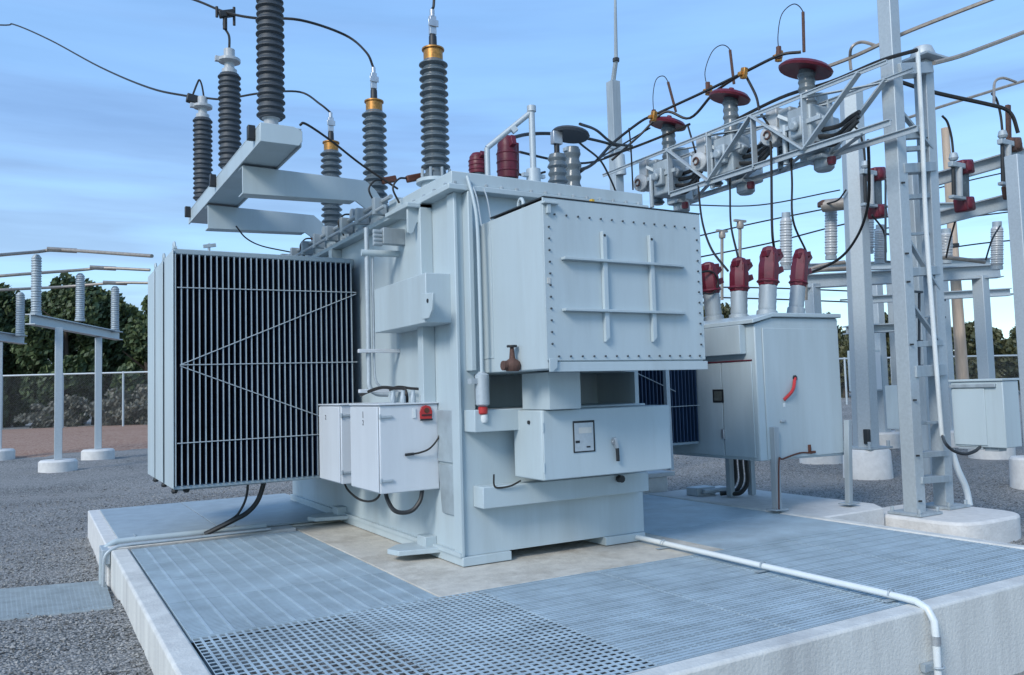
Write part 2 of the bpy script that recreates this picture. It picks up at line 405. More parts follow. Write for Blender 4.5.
# conduits along the rear block
for i, (lab, y, z, r, m) in enumerate((('thick pale conduit lying on the raised rear block', 8.33, .045, .03, 'white'), ('thin conduit lying low along the rear block and dropping at its left end', 8.14, .03, .018, 'galv'))):
    pts = [(2.0, y+.03*i, z), (1.2, y, z), (.75, y, z), (.64, y-.005, z-.01), (.56, y-.01, z-.07), (.545, y-.01, z-.2), (.545, y-.01, -.36)]
    wire('conduit_pipe', lab, 'conduit', pts, r*.8, 'paint' if m == 'white' else m, 'conduits beside the raised rear block', n=10)
b = MB(); b.box(.53, .60, 8.13, 8.42, -.12, .01); tag(b.build('junction_box', 'galv', bevel=.006), 'small grey junction box on the left end of the rear block', 'box')

# -------------------------------------------------------------- transformer
TR = thing('power_transformer', 'big pale grey power transformer with dark finned radiators standing on the concrete foundation', 'transformer', (3.7, 7.9, 0))
b = MB(); b.box(2.80, 4.53, 5.60, 10.3, .07, 1.165); b.box(2.80, 4.53, 5.60, 10.3, 1.435, 2.84); b.box(2.80, 4.53, 6.15, 10.3, 1.165, 1.435)
b.box(2.80, 2.93, 5.60, 6.15, 1.165, 1.435); b.box(4.49, 4.53, 5.60, 6.15, 1.165, 1.435); b.box(3.66, 3.92, 5.60, 5.63, 1.165, 1.435)
bmesh.ops.remove_doubles(b.bm, verts=b.bm.verts, dist=.0001)
tank = b.build('tank', 'paint', TR)
b = MB()
for x in (2.80, 4.12): b.box(x-.02, x+.40, 5.57, 10.32, 0, .068)
b.build('skid', 'paint', TR, bevel=.005)
MB().box(2.765, 2.797, 5.58, 10.3, .068, .10).build('base_lip', 'paint', TR)
for y in (6.12, 8.30):
    b = MB(); b.prism([(2.80, y-.16, .045), (2.80, y+.22, .045), (2.55, y+.20, .045), (2.42, y+.06, .045), (2.46, y-.08, .045)], (0, 0, .04)); b.box(2.70, 2.8, y-.05, y+.12, .08, .16)
    b.build('jacking_pad', 'paint', TR, bevel=.005)
def bolts(spots, parent, m, r=.010, h=.010):
    first = None
    for p, ax in spots:
        p = V(p)
        if first is None:
            first = MB().lathe([(r, 0), (r, h), (r*.5, h*1.3)], p, ax, 6).build('bolt', m, parent); fp = p
        else:
            c = first.copy(); COL.objects.link(c); c.parent = parent; c.location = first.location+(p-fp); W[c] = W[first]+(p-fp)
# cover with its flange
b = MB(); b.box(2.70, 4.64, 5.5, 10.42, 2.84, 2.885); b.box(2.74, 4.60, 5.53, 10.38, 2.89, 2.99)
cov = b.build('tank_cover', 'paint', TR, bevel=.006)
bolts([((2.72, 5.6+i*.2, 2.885), (0, 0, 1)) for i in range(24)]+[((2.76+i*.137, 5.515, 2.885), (0, 0, 1)) for i in range(14)], cov, M['galv_dull'], .014, .018)
# stiffeners on the side and front walls
def part(name, m, f, bev=.006, parent=TR):
    b = MB(); f(b); return b.build(name, m, parent, bevel=bev)
for y in (6.02, 8.3): part('stiffener', 'paint', lambda b: b.box(2.69, 2.80, y, y+.10, .62, 2.838))
part('stiffener', 'paint', lambda b: b.box(2.86, 2.90, 5.50, 5.60, 1.46, 2.838))
part('stiffener', 'paint', lambda b: b.box(2.775, 2.803, 5.575, 5.70, .07, 2.838))
# turret bracket below the near bushing
part('bracket', 'paint', lambda b: b.prism([(2.60, 6.06, 2.84), (2.60, 6.06, 2.60), (2.625, 6.06, 2.585), (2.65, 6.06, 2.60), (2.68, 6.06, 2.68), (2.74, 6.06, 2.72), (2.79, 6.06, 2.70), (2.79, 6.06, 2.84)], (0, .03, 0)))
part('bracket', 'paint', lambda b: b.box(2.58, 2.80, 6.02, 6.5, 2.80, 2.838))
# horizontal side braces
bz0, bz1 = 1.835, 2.215
br = part('brace', 'paint', lambda b: b.box(2.565, 2.80, 5.66, PX(374, 291, 2.565).y, bz0, bz1))
p = PX(430, 305, 2.56)
part('lifting_lug', 'paint', lambda b: b.prism([(2.56, p.y+.10, p.z-.10), (2.56, p.y-.02, p.z-.10), (2.56, p.y-.08, p.z-.04), (2.56, p.y-.10, p.z+.08), (2.56, p.y+.10, p.z+.10)], (-.022, 0, 0)), .004, br)
part('lug_hole', 'dark', lambda b: b.lathe([(.016, 0), (.016, .004)], (2.538, p.y-.01, p.z+.03), (-1, 0, 0)), 0, br)
part('side_plate_shade', 'plate', lambda b: b.box(2.782, 2.80, 5.65, 5.98, .76, 1.165))  # both plates put shade on the tank side through a darker colour
part('side_plate_shade', 'plate', lambda b: b.quadbox([V(q) for q in ((2.784, 5.645, .36), (2.80, 5.645, .36), (2.80, 5.96, .36), (2.784, 5.90, .36), (2.784, 5.645, .745), (2.80, 5.645, .745), (2.80, 5.98, .745), (2.784, 5.98, .745))]))
# front channels
part('brace', 'paint', lambda b: b.box(2.895, 4.47, 5.44, 5.60, .43, .59))
part('brace', 'paint', lambda b: b.box(2.83, 4.45, 5.42, 5.60, 1.0, 1.165))
# neck and underside of the terminal chamber
part('neck', 'paint', lambda b: b.box(3.22, 3.50, 5.0, 5.38, 1.155, 1.43))
CX0, CX1, CY0, CZ0, CZ1 = 3.0, 4.405, 4.66, 1.44, 2.60
ch = part('terminal_chamber', 'paint', lambda b: b.box(CX0, CX1, CY0, 5.60, CZ0, CZ1), .008)
cvp = part('cover_plate', 'paint', lambda b: b.box(CX0-.012, CX1+.012, CY0-.014, CY0-.002, CZ0+.055, CZ1+.012), .003, ch)
part('gasket', 'dark', lambda b: b.box(CX0-.006, CX1+.016, CY0-.018, 5.40, CZ1+.013, CZ1+.021), 0, ch)
part('flange', 'paint', lambda b: b.box(CX0+.03, CX1+.03, CY0-.016, CY0-.002, CZ0-.02, CZ0+.045), .003, ch)
bolts([((CX0+.08+i*(CX1-CX0-.13)/13, CY0-.014, z), (0, -1, 0)) for i in range(14) for z in (CZ0+.085, CZ1-.10)]
     +[((x, CY0-.014, CZ0+.17+i*(CZ1-CZ0-.36)/10), (0, -1, 0)) for i in range(11) for x in (CX0+.03, CX1-.03)], cvp, M['polymer'], .0068, .010)
Y0 = CY0-.016
for x, z0, z1 in ((PY(604, 290, Y0).x, PY(606, 342, Y0).z, PY(603, 232, Y0).z), (PY(651, 290, Y0).x, PY(652, 342, Y0).z, PY(650, 236, Y0).z)):
    part('rib', 'paint', lambda b: b.prism([(x-.018, Y0, z0), (x+.018, Y0, z0+.03), (x+.018, Y0, z1), (x-.018, Y0, z1)], (0, -.03, 0)), .002, cvp)
    part('rib_hole', 'dark', lambda b: b.lathe([(.010, 0), (.010, .002)], (x, Y0-.0305, z1-.03), (0, -1, 0), 12), 0, cvp)
for q0, q1 in ((PY(561, 260, Y0), PY(684, 268, Y0)), (PY(562, 312, Y0), PY(685, 314, Y0))):
    z = (q0.z+q1.z)/2
    part('rib', 'paint', lambda b: b.prism([(q0.x, Y0, z), (q0.x, Y0-.05, z), (q1.x-.12, Y0-.05, z), (q1.x-.03, Y0-.035, z), (q1.x, Y0, z)], (0, 0, .018)), .002, cvp)
part('lifting_eye', 'paint', lambda b: b.tube([(CX0+.03+.0, 5.0+.035*math.cos(a), CZ1+.03+.05*math.sin(a)) for a in [i*math.pi/8 for i in range(9)]]+[(CX0+.03, 4.965, CZ1+.0)], .013, 8), 0, ch)
part('corner_hook', 'paint', lambda b: (b.box(CX0-.02, CX0+.10, CY0-.05, CY0-.0, CZ1-.035, CZ1-.02), b.box(CX0+.01, CX0+.04, CY0-.04, CY0-.016, CZ1-.10, CZ1-.036)), .003, ch)
part('seam_strip', 'paint', lambda b: (b.box(CX0-.006, CX0, 5.40, 5.425, 1.55, 2.55), b.box(CX0-.006, CX0, 5.43, 5.60, 1.55, 1.562)), .001, ch)
part('front_flap', 'paint', lambda b: b.prism([(CX0-.005, CY0-.02, CZ0+.07), (CX0+.06, CY0-.02, CZ0+.07), (CX0+.055, CY0-.02, CZ0+.01), (CX0+.02, CY0-.02, CZ0-.02), (CX0-.005, CY0-.02, CZ0-.02)], (0, -.012, 0)), .002, ch)
part('nameplate', 'paper', lambda b: b.box(CX0+.005, CX0+.03, CY0-.019, CY0-.014, 2.02, 2.06), 0, ch)
p = PZ(592, 201, CZ1+.03)
part('yellow_tag', 'yellow', lambda b: (b.box(3.42, 3.52, 4.78, 4.81, CZ1+.022, CZ1+.05), b.box(3.49, 3.52, 4.77, 4.80, CZ1-.0+.02, CZ1+.075)), .004, ch)
# valve and breather on the chamber's side
vy = 5.05
vv = part('valve', 'rust', lambda b: (b.lathe([(.045, 0), (.058, .02), (.06, .05), (.045, .075), (.022, .09), (.016, .15), (.014, .17)], (2.95, vy, 1.44)), b.cyl((2.87, vy, 1.48), (3.0, vy, 1.48), .035)), .0)
part('hand_wheel', 'dark', lambda b: b.lathe([(.036, 0), (.038, .008), (.036, .016)], (2.95, vy, 1.61)), 0, vv)
bt = part('breather', 'galv', lambda b: (b.lathe([(.03, 0), (.053, .015), (.053, .235), (.03, .25), (.03, .26)], (2.90, 5.42, 1.19)), b.box(2.80, 2.86, 5.40, 5.46, 1.36, 1.40)), 0)
part('breather_cup', 'red', lambda b: b.lathe([(.028, 0), (.036, .01), (.036, .05), (.03, .056)], (2.90, 5.42, 1.132)), 0, bt)
part('breather_tip', 'white', lambda b: b.lathe([(.02, 0), (.03, .02), (.026, .06)], (2.91, 5.42, 1.07)), 0, bt)
part('breather_pipe', 'paint', lambda b: b.tube(spline([(2.90, 5.42, 1.45), (2.90, 5.42, 2.0), (2.90, 5.43, 2.55), (2.885, 5.45, 2.75), (2.86, 5.50, 2.95)]), .014, 10), 0, bt)
for dx in (0, .09): part('breather_tube', 'galv', lambda b: b.tube(spline([(2.92+dx, 5.40, 2.55), (2.90+dx, 5.42, 2.75), (2.89+dx, 5.46, 2.86)]), .006, 6), 0, bt)
# tap changer drive cabinet
LX0, LX1, LY0, LZ0, LZ1 = 3.205, 4.415, 5.09, .64, 1.152
mc = part('drive_cabinet', 'paint', lambda b: b.box(LX0, LX1, LY0, 5.50, LZ0, LZ1), .012)
part('cabinet_door', 'paint', lambda b: b.box(LX0+.006, LX1-.004, LY0-.014, LY0-.002, LZ0+.006, LZ1-.004), .004, mc)
w0, w1 = PY(573.5, 453, LY0-.014), PY(594, 420, LY0-.014)
wf = part('window', 'dark', lambda b: b.box(w0.x, w1.x, LY0-.020, LY0-.0145, w0.z, w1.z), .002, mc)
part('window_pane', 'glass', lambda b: b.box(w0.x+.012, w1.x-.012, LY0-.022, LY0-.0205, w0.z+.012, w1.z-.012), 0, wf) if False else None
pw = w1.x-w0.x; ph = w1.z-w0.z
part('gauge_card', 'galv', lambda b: b.box(w0.x+.010, w1.x-.016, LY0-.0215, LY0-.0205, w0.z+.010, w1.z-.016), 0, mc)
part('paper_label', 'paper', lambda b: b.box(w0.x+.05, w1.x-.03, LY0-.0232, LY0-.0222, w0.z+.6*ph, w1.z-.05), 0, mc)
part('gauge_dot', 'ink', lambda b: (b.box(w0.x+.016, w0.x+.055, LY0-.0232, LY0-.0222, w0.z+.30*ph, w0.z+.38*ph), b.box(w0.x+.115, w0.x+.15, LY0-.0232, LY0-.0222, w0.z+.14*ph, w0.z+.19*ph)), 0, mc)
h0 = PY(613.5, 442, LY0-.014)
hd = part('door_handle', 'steel', lambda b: (b.lathe([(.024, 0), (.024, .022)], (h0.x, LY0-.014, h0.z), (0, -1, 0)), b.bar((h0.x-.012, LY0-.04, h0.z+.035), (h0.x+.012, LY0-.04, h0.z-.045), .032, .024)), .003, mc)
part('handle_grip', 'dark', lambda b: b.bar((h0.x+.013, LY0-.042, h0.z-.046), (h0.x+.016, LY0-.042, h0.z-.145), .022, .02), .003, mc)
part('hinge', 'paint', lambda b: [b.cyl((LX0+.004, LY0-.012, z), (LX0+.004, LY0-.012, z+.07), .008, 8) for z in (LZ0+.06, LZ1-.16)], 0, mc)
part('cable_gland', 'dark', lambda b: b.lathe([(.014, 0), (.014, .012)], (LX0, 5.26, LZ1-.09), (-1, 0, 0), 10), 0, mc)
part('drain_knob', 'dark', lambda b: b.lathe([(.03, 0), (.03, .05)], (4.14, 5.42, .56), (0, -1, 0), 10), 0, mc)
wire('sensor_wire', None, None, [(2.99, 5.44, .68), (2.99, 5.44, .60), (3.02, 5.43, .578), (3.12, 5.42, .585), (3.20, 5.40, .62)], .007, 'cable', parent=mc)
# control cabinets at the left
def control_cabinet(y0, y1, label, sticker):
    c = part('control_cabinet', 'paint_white', lambda b: b.box(2.30, 2.797, y0, y1, .54, 1.215), .008)
    c['label'] = label
    part('rain_lip', 'paint_white', lambda b: b.box(2.285, 2.80, y0-.015, y1+.01, 1.217, 1.229), .003, c)
    part('cabinet_door', 'paint_white', lambda b: b.box(2.286, 2.298, y0+.012, y1-.012, .552, 1.205), .004, c)
    for z in (.63, 1.12):
        part('hinge', 'galv', lambda b: (b.box(2.30, 2.40, y0-.016, y0-.002, z, z+.018), b.cyl((2.30, y0-.012, z-.01), (2.30, y0-.012, z+.03), .009, 8)), .002, c)
    return c
c1 = control_cabinet(6.90, 7.50, 'rear pale cabinet half hidden by the front one', 0)
c2 = control_cabinet(5.985, 6.63, 'front pale cabinet with a red sticker', 1)
part('danger_sticker', 'red', lambda b: b.prism([(2.635+x, 5.968, 1.095+z) for x, z in ((0, 0), (.10, 0), (.105, .06), (.09, .10), (.05, .112), (.012, .10), (-.003, .06))], (0, .012, 0)), .003, c2)
part('sticker_band', 'ink', lambda b: (b.box(2.632, 2.738, 5.962, 5.967, 1.086, 1.100), b.box(2.645, 2.73, 5.962, 5.967, 1.125, 1.135)), 0, c2)
part('sticker_picture', 'brown', lambda b: b.lathe([(.022, 0), (.022, .003)], (2.69, 5.967, 1.165), (0, -1, 0), 12), 0, c2)
part('paper_label', 'white', lambda b: b.box(2.575, 2.60, 5.976, 5.983, 1.11, 1.185), 0, c2)
ym = (5.985+6.63)/2
text_mesh('1', .075, (2.2845, ym, 1.118), (0, -1, 0), (0, 0, 1), 'lettering', c2)
text_mesh('2', .060, (2.2845, ym, 1.060), (0, -1, 0), (0, 0, 1), 'lettering', c2)
text_mesh('2', .06, (2.2845, 7.28, 1.09), (0, -1, 0), (0, 0, 1), 'lettering', c1)
wire('sensor_wire', None, None, [(2.55, 5.97, .83), (2.62, 5.95, .84), (2.70, 5.94, .87), (2.78, 5.95, .95), (2.81, 5.95, 1.05), (2.79, 5.97, 1.12)], .008, 'cable', parent=c2)
part('wire_lug', 'dark', lambda b: b.cyl((2.50, 5.968, .828), (2.57, 5.965, .832), .011, 8), 0, c2)
part('wire_loop', 'dark', lambda b: b.box(2.80, 2.84, 5.96, 5.985, .98, 1.10), .008, c2)
wire('cable_loop', None, None, [(2.42, 6.2, .54), (2.42, 6.15, .47), (2.44, 6.08, .40), (2.50, 6.05, .375), (2.58, 6.03, .39), (2.64, 6.02, .46), (2.66, 6.02, .54)], .017, 'dark', parent=c2, n=8)
wire('cable_loop', None, None, [(2.45, 7.3, .54), (2.45, 7.2, .46), (2.46, 6.95, .40), (2.47, 6.7, .40), (2.47, 6.5, .45), (2.47, 6.4, .54)], .010, 'cable', parent=c1)
# conduit rising beside the radiators
cx, cyy = 2.52, 7.42
q = PX(369, 380, cx); cyy = q.y; zt = PX(366, 228, cx).z
cdt = part('conduit', 'galv', lambda b: (b.tube(spline([(cx, cyy, zt), (cx, cyy, 1.9), (cx, cyy, 1.5), (cx, cyy-.01, 1.37), (cx+.06, cyy-.02, 1.31), (cx+.16, cyy-.03, 1.30)]), .022, 10),
     b.tube(spline([(cx+.05, cyy, zt-.2), (cx+.05, cyy, 1.9), (cx+.05, cyy, 1.55), (cx+.06, cyy-.01, 1.42), (cx+.12, cyy-.02, 1.36), (cx+.22, cyy-.05, 1.35)]), .012, 8)), 0)
for z in (PX(369, 351, cx).z, PX(369, 391, cx).z):
    part('conduit_strut', 'paint_white', lambda b: b.box(cx-.10, 2.80, cyy-.04, cyy-.0, z-.016, z+.016), .003, cdt)
for z, x1, r in ((PX(369, 252, cx).z, 2.80, .030),):
    part('oil_pipe', 'paint', lambda b: b.cyl((cx-.05, cyy, z), (2.83, cyy-.05, z), r), 0)
part('relay', 'galv_dull', lambda b: (b.box(2.60, 2.80, cyy-.2, cyy-.12, 2.60, 2.74), [b.cyl((2.52, cyy-.16, 2.6+.035*i), (2.6, cyy-.16, 2.6+.035*i), .02) for i in range(4)]), .004)
wire('cable_bundle', None, None, [(2.50, 6.95, 1.30), (2.50, 6.75, 1.33), (2.56, 6.6, 1.36), (2.60, 6.4, 1.35), (2.62, 6.25, 1.34), (2.62, 6.2, 1.28), (2.62, 6.2, 1.22)], .014, 'cable', parent=c2)
wire('cable_bundle', None, None, [(2.70, 6.9, 1.31), (2.70, 6.6, 1.36), (2.72, 6.35, 1.345), (2.73, 6.15, 1.33), (2.73, 6.1, 1.28), (2.73, 6.1, 1.22)], .012, 'cable', parent=c2)
part('cable_glands', 'galv_dull', lambda b: [b.lathe([(.025, 0), (.025, .05), (.018, .06), (.018, .10)], (2.5+.07*i, 6.2-.04*i, 1.23), n=8) for i in range(4)], 0, c2)
# radiators
RX0, RX1, RZ0, RZ1, RD = 1.065, 2.70, .525, 2.645, .52
def radiator(y0):
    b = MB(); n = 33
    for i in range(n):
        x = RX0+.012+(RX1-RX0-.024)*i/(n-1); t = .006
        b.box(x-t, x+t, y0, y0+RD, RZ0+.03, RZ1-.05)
    r = b.build('radiator', 'fin', TR)  # fin sides carry painted gap shade; the edge strips below stay grey
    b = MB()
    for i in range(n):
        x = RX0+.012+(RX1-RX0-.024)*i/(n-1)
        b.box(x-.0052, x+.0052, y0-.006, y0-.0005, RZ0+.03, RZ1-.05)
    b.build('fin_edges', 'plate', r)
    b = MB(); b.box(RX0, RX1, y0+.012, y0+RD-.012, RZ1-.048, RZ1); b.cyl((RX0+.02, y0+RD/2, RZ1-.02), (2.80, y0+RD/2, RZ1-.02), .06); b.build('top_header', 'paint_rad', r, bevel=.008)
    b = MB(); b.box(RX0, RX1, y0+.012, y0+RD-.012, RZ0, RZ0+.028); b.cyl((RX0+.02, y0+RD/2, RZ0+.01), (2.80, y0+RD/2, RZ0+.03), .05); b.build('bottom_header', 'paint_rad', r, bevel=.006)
    part('end_plate', 'paint', lambda b: b.box(RX0-.012, RX0-.001, y0-.006, y0+RD-.004, RZ0+.01, RZ1-.015), .004, r)
    b = MB()
    b.tube([(RX0+.01, y0+.05+.03*math.cos(a), RZ1+.01+.05*math.sin(a)) for a in [i*math.pi/6 for i in range(7)]], .012, 6)
    b.box(RX0, RX0+.03, y0+.01, y0+.09, RZ1, RZ1+.02)
    b.build('lifting_lug', 'paint', r)
    b = MB()
    for x in (RX0+.1, RX0+.0): b.lathe([(.02, 0), (.03, .02), (.02, .05)], (x+.03, y0+.2, RZ0-.05), n=8)
    b.build('drain_plug', 'dark', r)
    return r
yr = [7.70, 8.36, 8.98]
R_ = radiator(yr[0]); yf = yr[0]-.006
rods = []
for q in ((177, 287.5, 356, 292.5), (180, 365, 357, 362), (177, 443.5, 356, 432), (180, 365, 356, 294), (180, 366, 322, 417)): rods.append((PY(q[0], q[1], yf), PY(q[2], q[3], yf)))
yf -= .006
for za, zb in rods: part('tie_rod', 'galv', lambda b: b.cyl((za.x, yf, za.z), (zb.x, yf, zb.z), .0045, 6), 0, R_)
b = MB(); p = PY(209, 250, yr[0]+.2); b.cyl(p-V((0, 0, .05)), p+V((0, 0, .06)), .012); b.bar(p+V((-.05, 0, .03)), p+V((.06, 0, .05)), .03, .03); b.build('bleed_valve', 'galv_dull', R_)
for y in yr[1:]:
    c = copy_tree(R_, TR); c.location = W[R_]-W[TR]+V((0, y-yr[0], 0))
RR = V((3.63+1.635+.35, 0, 0))
for i, y in enumerate((6.78, 7.46, 8.14)):
    c = copy_tree(R_, TR); c.location = W[R_]-W[TR]+V((3.60, y-yr[0], .14))
    for ch_ in list(c.children):
        if ch_.name.startswith('fin_edges') or ch_.name.startswith('bleed_valve'): bpy.data.objects.remove(ch_)
part('oil_pipe', 'paint', lambda b: [b.cyl((4.53, y+.26, .68), (4.72, y+.26, .68), .05) for y in (6.78, 7.46, 8.14)], 0)
p0 = PY(669, 372, 6.6); p1 = PY(672, 470, 6.6)
part('support_strut', 'galv', lambda b: b.bar((p1.x, 6.62, p1.z), (p1.x-.02, 6.62, 2.4), .05, .05), .003)
# high voltage bushings
def bushing(px0, ptop, X, z0, cap_px):
    base = PX(px0, 0, X); p = PX(px0, ptop, X); y = p.y; d = dist(p); hz = p.z-z0
    o = V((X, y, z0))
    part('turret', 'paint', lambda b: b.lathe([(.17, 0), (.17, .03), (.13, .032), (.13, .10), (.17, .102), (.17, .13)], (X, y, 2.985), n=24), .0)
    body = MB().lathe([(r, z) for r, z in [(.115, 0), (.115, .05), (.09, .052)]+[(r, z+.09) for r, z in sheds(hz-.19, 15 if px0 > 400 else 13, .088, .125)]], o, n=28).build('bushing', 'porcelain', TR)
    part('flange_bolts', 'galv_dull', lambda b: [b.cyl((X+.125*math.cos(a), y+.125*math.sin(a), z0-.03), (X+.125*math.cos(a), y+.125*math.sin(a), z0+.09), .012, 6) for a in [i*math.pi/4 for i in range(8)]], 0, body)
    part('brass_cap', 'brass', lambda b: b.lathe([(.084, 0), (.084, .09), (.098, .092), (.098, .105), (.06, .108)], (X, y, z0+hz-.098), n=20), 0, body)
    part('terminal_boot', 'dark', lambda b: b.lathe([(.036, 0), (.034, .11), (.025, .13)], (X, y, z0+hz+.008), n=14), 0, body)
    part('terminal', 'steel', lambda b: (b.box(X-.03, X+.03, y-.02, y+.02, z0+hz+.135, z0+hz+.30), b.box(X-.05, X+.045, y-.032, y-.021, z0+hz+.2, z0+hz+.26), b.cyl((X, y, z0+hz+.29), (X, y, z0+hz+.36), .022, 10)), .004, body)
    return V((X, y, z0+hz+.36))
T1 = bushing(433, 50, 2.97, 3.115, 0)
T2 = bushing(374, 102, 2.97, 3.115, 0)
T3 = bushing(331, 143, 2.97, 3.115, 0)
# arrester bracket with its two arms
BX0, BX1, BZ0, BZ1 = 1.55, 1.89, 3.345, 3.50
def beam(b):
    b.box(BX0, BX1, 6.56, 10.05, BZ1-.012, BZ1); b.box(BX0, BX0+.014, 6.56, 10.05, BZ0, BZ1-.014); b.box(BX1-.014, BX1, 6.56, 10.05, BZ0, BZ1-.014)
    b.prism([(BX0, 6.535, BZ0), (BX1-.03, 6.535, BZ0), (BX1, 6.535, BZ0+.04), (BX1, 6.535, BZ1-.03), (BX1-.07, 6.535, BZ1+.0), (BX0, 6.535, BZ1+.0)], (0, .02, 0))
    b.box(BX0+.016, BX1-.016, 6.57, 10.05, BZ0+.02, BZ0+.035)
bk = part('arrester_bracket', 'paint', beam, .004)
for y in (7.28, 8.93):
    part('bracket_arm', 'paint', lambda b: (b.prism([(BX0+.02, y, BZ0-.002), (BX0+.02, y, BZ0-.255), (2.60, y, BZ0-.225), (2.80, y, 2.99), (2.98, y, 2.99), (2.80, y, BZ0-.10), (2.70, y, BZ0-.02)], (0, .02, 0)),
        b.prism([(BX0+.02, y+.02, BZ0-.016), (2.70, y+.02, BZ0-.034), (2.70, y+.02, BZ0-.02), (BX0+.02, y+.02, BZ0-.002)], (0, .14, 0)),
        b.prism([(BX0+.02, y+.02, BZ0-.255), (2.60, y+.02, BZ0-.225), (2.60, y+.02, BZ0-.211), (BX0+.02, y+.02, BZ0-.241)], (0, .14, 0))), .003, bk)
def arrester(y, hh, n, rc, rs):
    x = 1.70; o = V((x, y, BZ1))
    part('arrester_base', 'pale_porcelain', lambda b: b.lathe([(.10, 0), (.10, .02), (.06, .025), (.06, .12), (.075, .125)], o, n=18), 0, bk)
    a = MB().lathe(sheds(hh, n, rc, rs), o+V((0, 0, .125)), n=26).build('surge_arrester', 'polymer', bk)
    part('ground_lug', 'dark', lambda b: b.box(BX0-.06, BX0-.001, y-.10, y-.04, BZ1-.10, BZ1+.02), .006, bk)
    return a, V((x, y, BZ1+.125+hh))
qa = [PX(271, 118, 1.70), PX(230, 165, 1.70), PX(203, 195, 1.70)]
A1, t1 = arrester(qa[0].y, PX(270, -2, 1.70).z-BZ1-.125, 18, .096, .118)
A2, t2 = arrester(qa[1].y, PX(231, 72, 1.70).z-BZ1-.125, 17, .094, .114)
A3, t3 = arrester(qa[2].y, PX(202, 120, 1.70).z-BZ1-.125, 17, .092, .112)
for t in (t1, t2, t3):
    part('arrester_cap', 'pale_porcelain', lambda b: (b.lathe([(.075, 0), (.075, .05), (.05, .06), (.05, .12), (.11, .13), (.11, .16), (.055, .17), (.055, .26), (.02, .27)], t, n=18), b.bar(t+V((-.14, 0, .145)), t+V((.05, 0, .145)), .05, .05)), .002, bk)
# low voltage side on top of the tank
def boot(parent, o, h, r, m='maroon', lean=V((0, 0, 0))):
    ax = (V((0, 0, 1))+lean).normalized()
    b = MB(); b.lathe([(r*.98, 0), (r, .02), (r*1.02, h*.55), (r*.92, h*.72), (r*.95, h*.80), (r*.62, h*.97), (r*.3, h)], o, ax, 14)
    b.bar(V(o)+ax*h*.08+V((r*.9, -r*.2, 0)), V(o)+ax*h*.85+V((r*.95, -r*.2, 0)), r*.35, r*.3)
    b.bar(V(o)+ax*h*.70+V((0, -r*1.15, 0)), V(o)+ax*h*.92+V((0, -r*.9, 0)), r*.5, r*.6)
    for i in range(3): b.lathe([(r*1.03, 0), (r*1.09, .012), (r*1.03, .024)], V(o)+ax*(h*(.15+.2*i)), ax, 14)
    return b.build('insulating_boot', m, parent, bevel=.004)
for (px, pyb, pyt, y, r) in ((478, 174, 153, 7.6, .095), (508, 179, 136, 6.6, .10)):
    p0 = PY(px, pyb, y); p1 = PY(px, pyt, y)
    part('low_bushing', 'porcelain', lambda b: b.lathe([(r*.8, 0), (r*.8, p0.z-2.985)], (p0.x, y, 2.985)), 0)
    boot(TR, p0, p1.z-p0.z, r)
LB = []
for (px, pyb, pyt, y, hat) in ((558, 183, 155, 6.3, True), (573, 184, 148, 6.9, False)):
    p0 = PY(px, pyb+2, y); p1 = PY(px, pyt, y); z0 = 2.985; h = p1.z-z0
    body = MB().lathe([(.10, 0), (.10, .08)]+[(r, z+.08) for r, z in sheds(h-.08, 6, .075, .095)], (p0.x, y, z0), n=22).build('low_bushing', 'porcelain', TR)
    top = V((p0.x, y, z0+h))
    if hat:
        zt_ = PY(570, 124, y)
        part('terminal_boot', 'dark', lambda b: (b.cyl(top, top+V((0, 0, .10)), .026, 10), b.lathe([(.03, 0), (.03, .02)], top, n=12)), 0, body)
        part('terminal', 'steel', lambda b: b.box(top.x-.05, top.x+.05, y-.03, y+.03, top.z+.10, top.z+.22), .004, body)
        oo = V((zt_.x-.02, y, top.z+.205)); ax = V((.16, 0, 1)).normalized()
        part('bird_guard', 'polymer', lambda b: b.lathe([(.05, 0), (.17, -.01), (.185, .01), (.175, .03), (.10, .06), (.02, .07)], oo+V((.02, 0, 0)), ax, 22), 0, body)
    else:
        part('terminal', 'galv_dull', lambda b: (b.cyl(top-V((0, 0, .02)), top+V((0, 0, .004)), .05), b.box(top.x-.10, top.x+.08, y-.04, y+.02, top.z-.05, top.z-.01)), .004, body)
    LB.append(top)
# vent pipe over the cover
xq = 4.0; p = PY(533, 112, 5.9); pb = PY(534, 192, 5.9)
part('vent_pipe', 'galv', lambda b: (b.cyl((pb.x, 5.9, 2.985), (pb.x, 5.9, p.z), .028, 12), b.cyl((pb.x, 5.9, 2.985), (pb.x, 5.9, 3.2), .062, 14), b.box(pb.x-.11, pb.x+.11, 5.88, 5.92, 3.13, 3.16),
     b.cyl((pb.x, 5.9, p.z), (pb.x, 5.9, p.z+.05), .04, 10)), 0)
e0 = V((pb.x, 5.9, p.z)); e1 = PX(487, 148, 3.35)
part('vent_pipe', 'galv', lambda b: (b.cyl(e0, e1, .024, 10), b.cyl(e1, (e1.x, e1.y, 2.985), .024, 10), b.bar(e0.lerp(e1, .35)-V((0, 0, .03)), e0.lerp(e1, .45)-V((0, 0, .03)), .05, .05)), 0)
part('cover_junction', 'paint', lambda b: b.box(2.86, 3.06, 6.9, 7.1, 2.99, 3.10), .008)
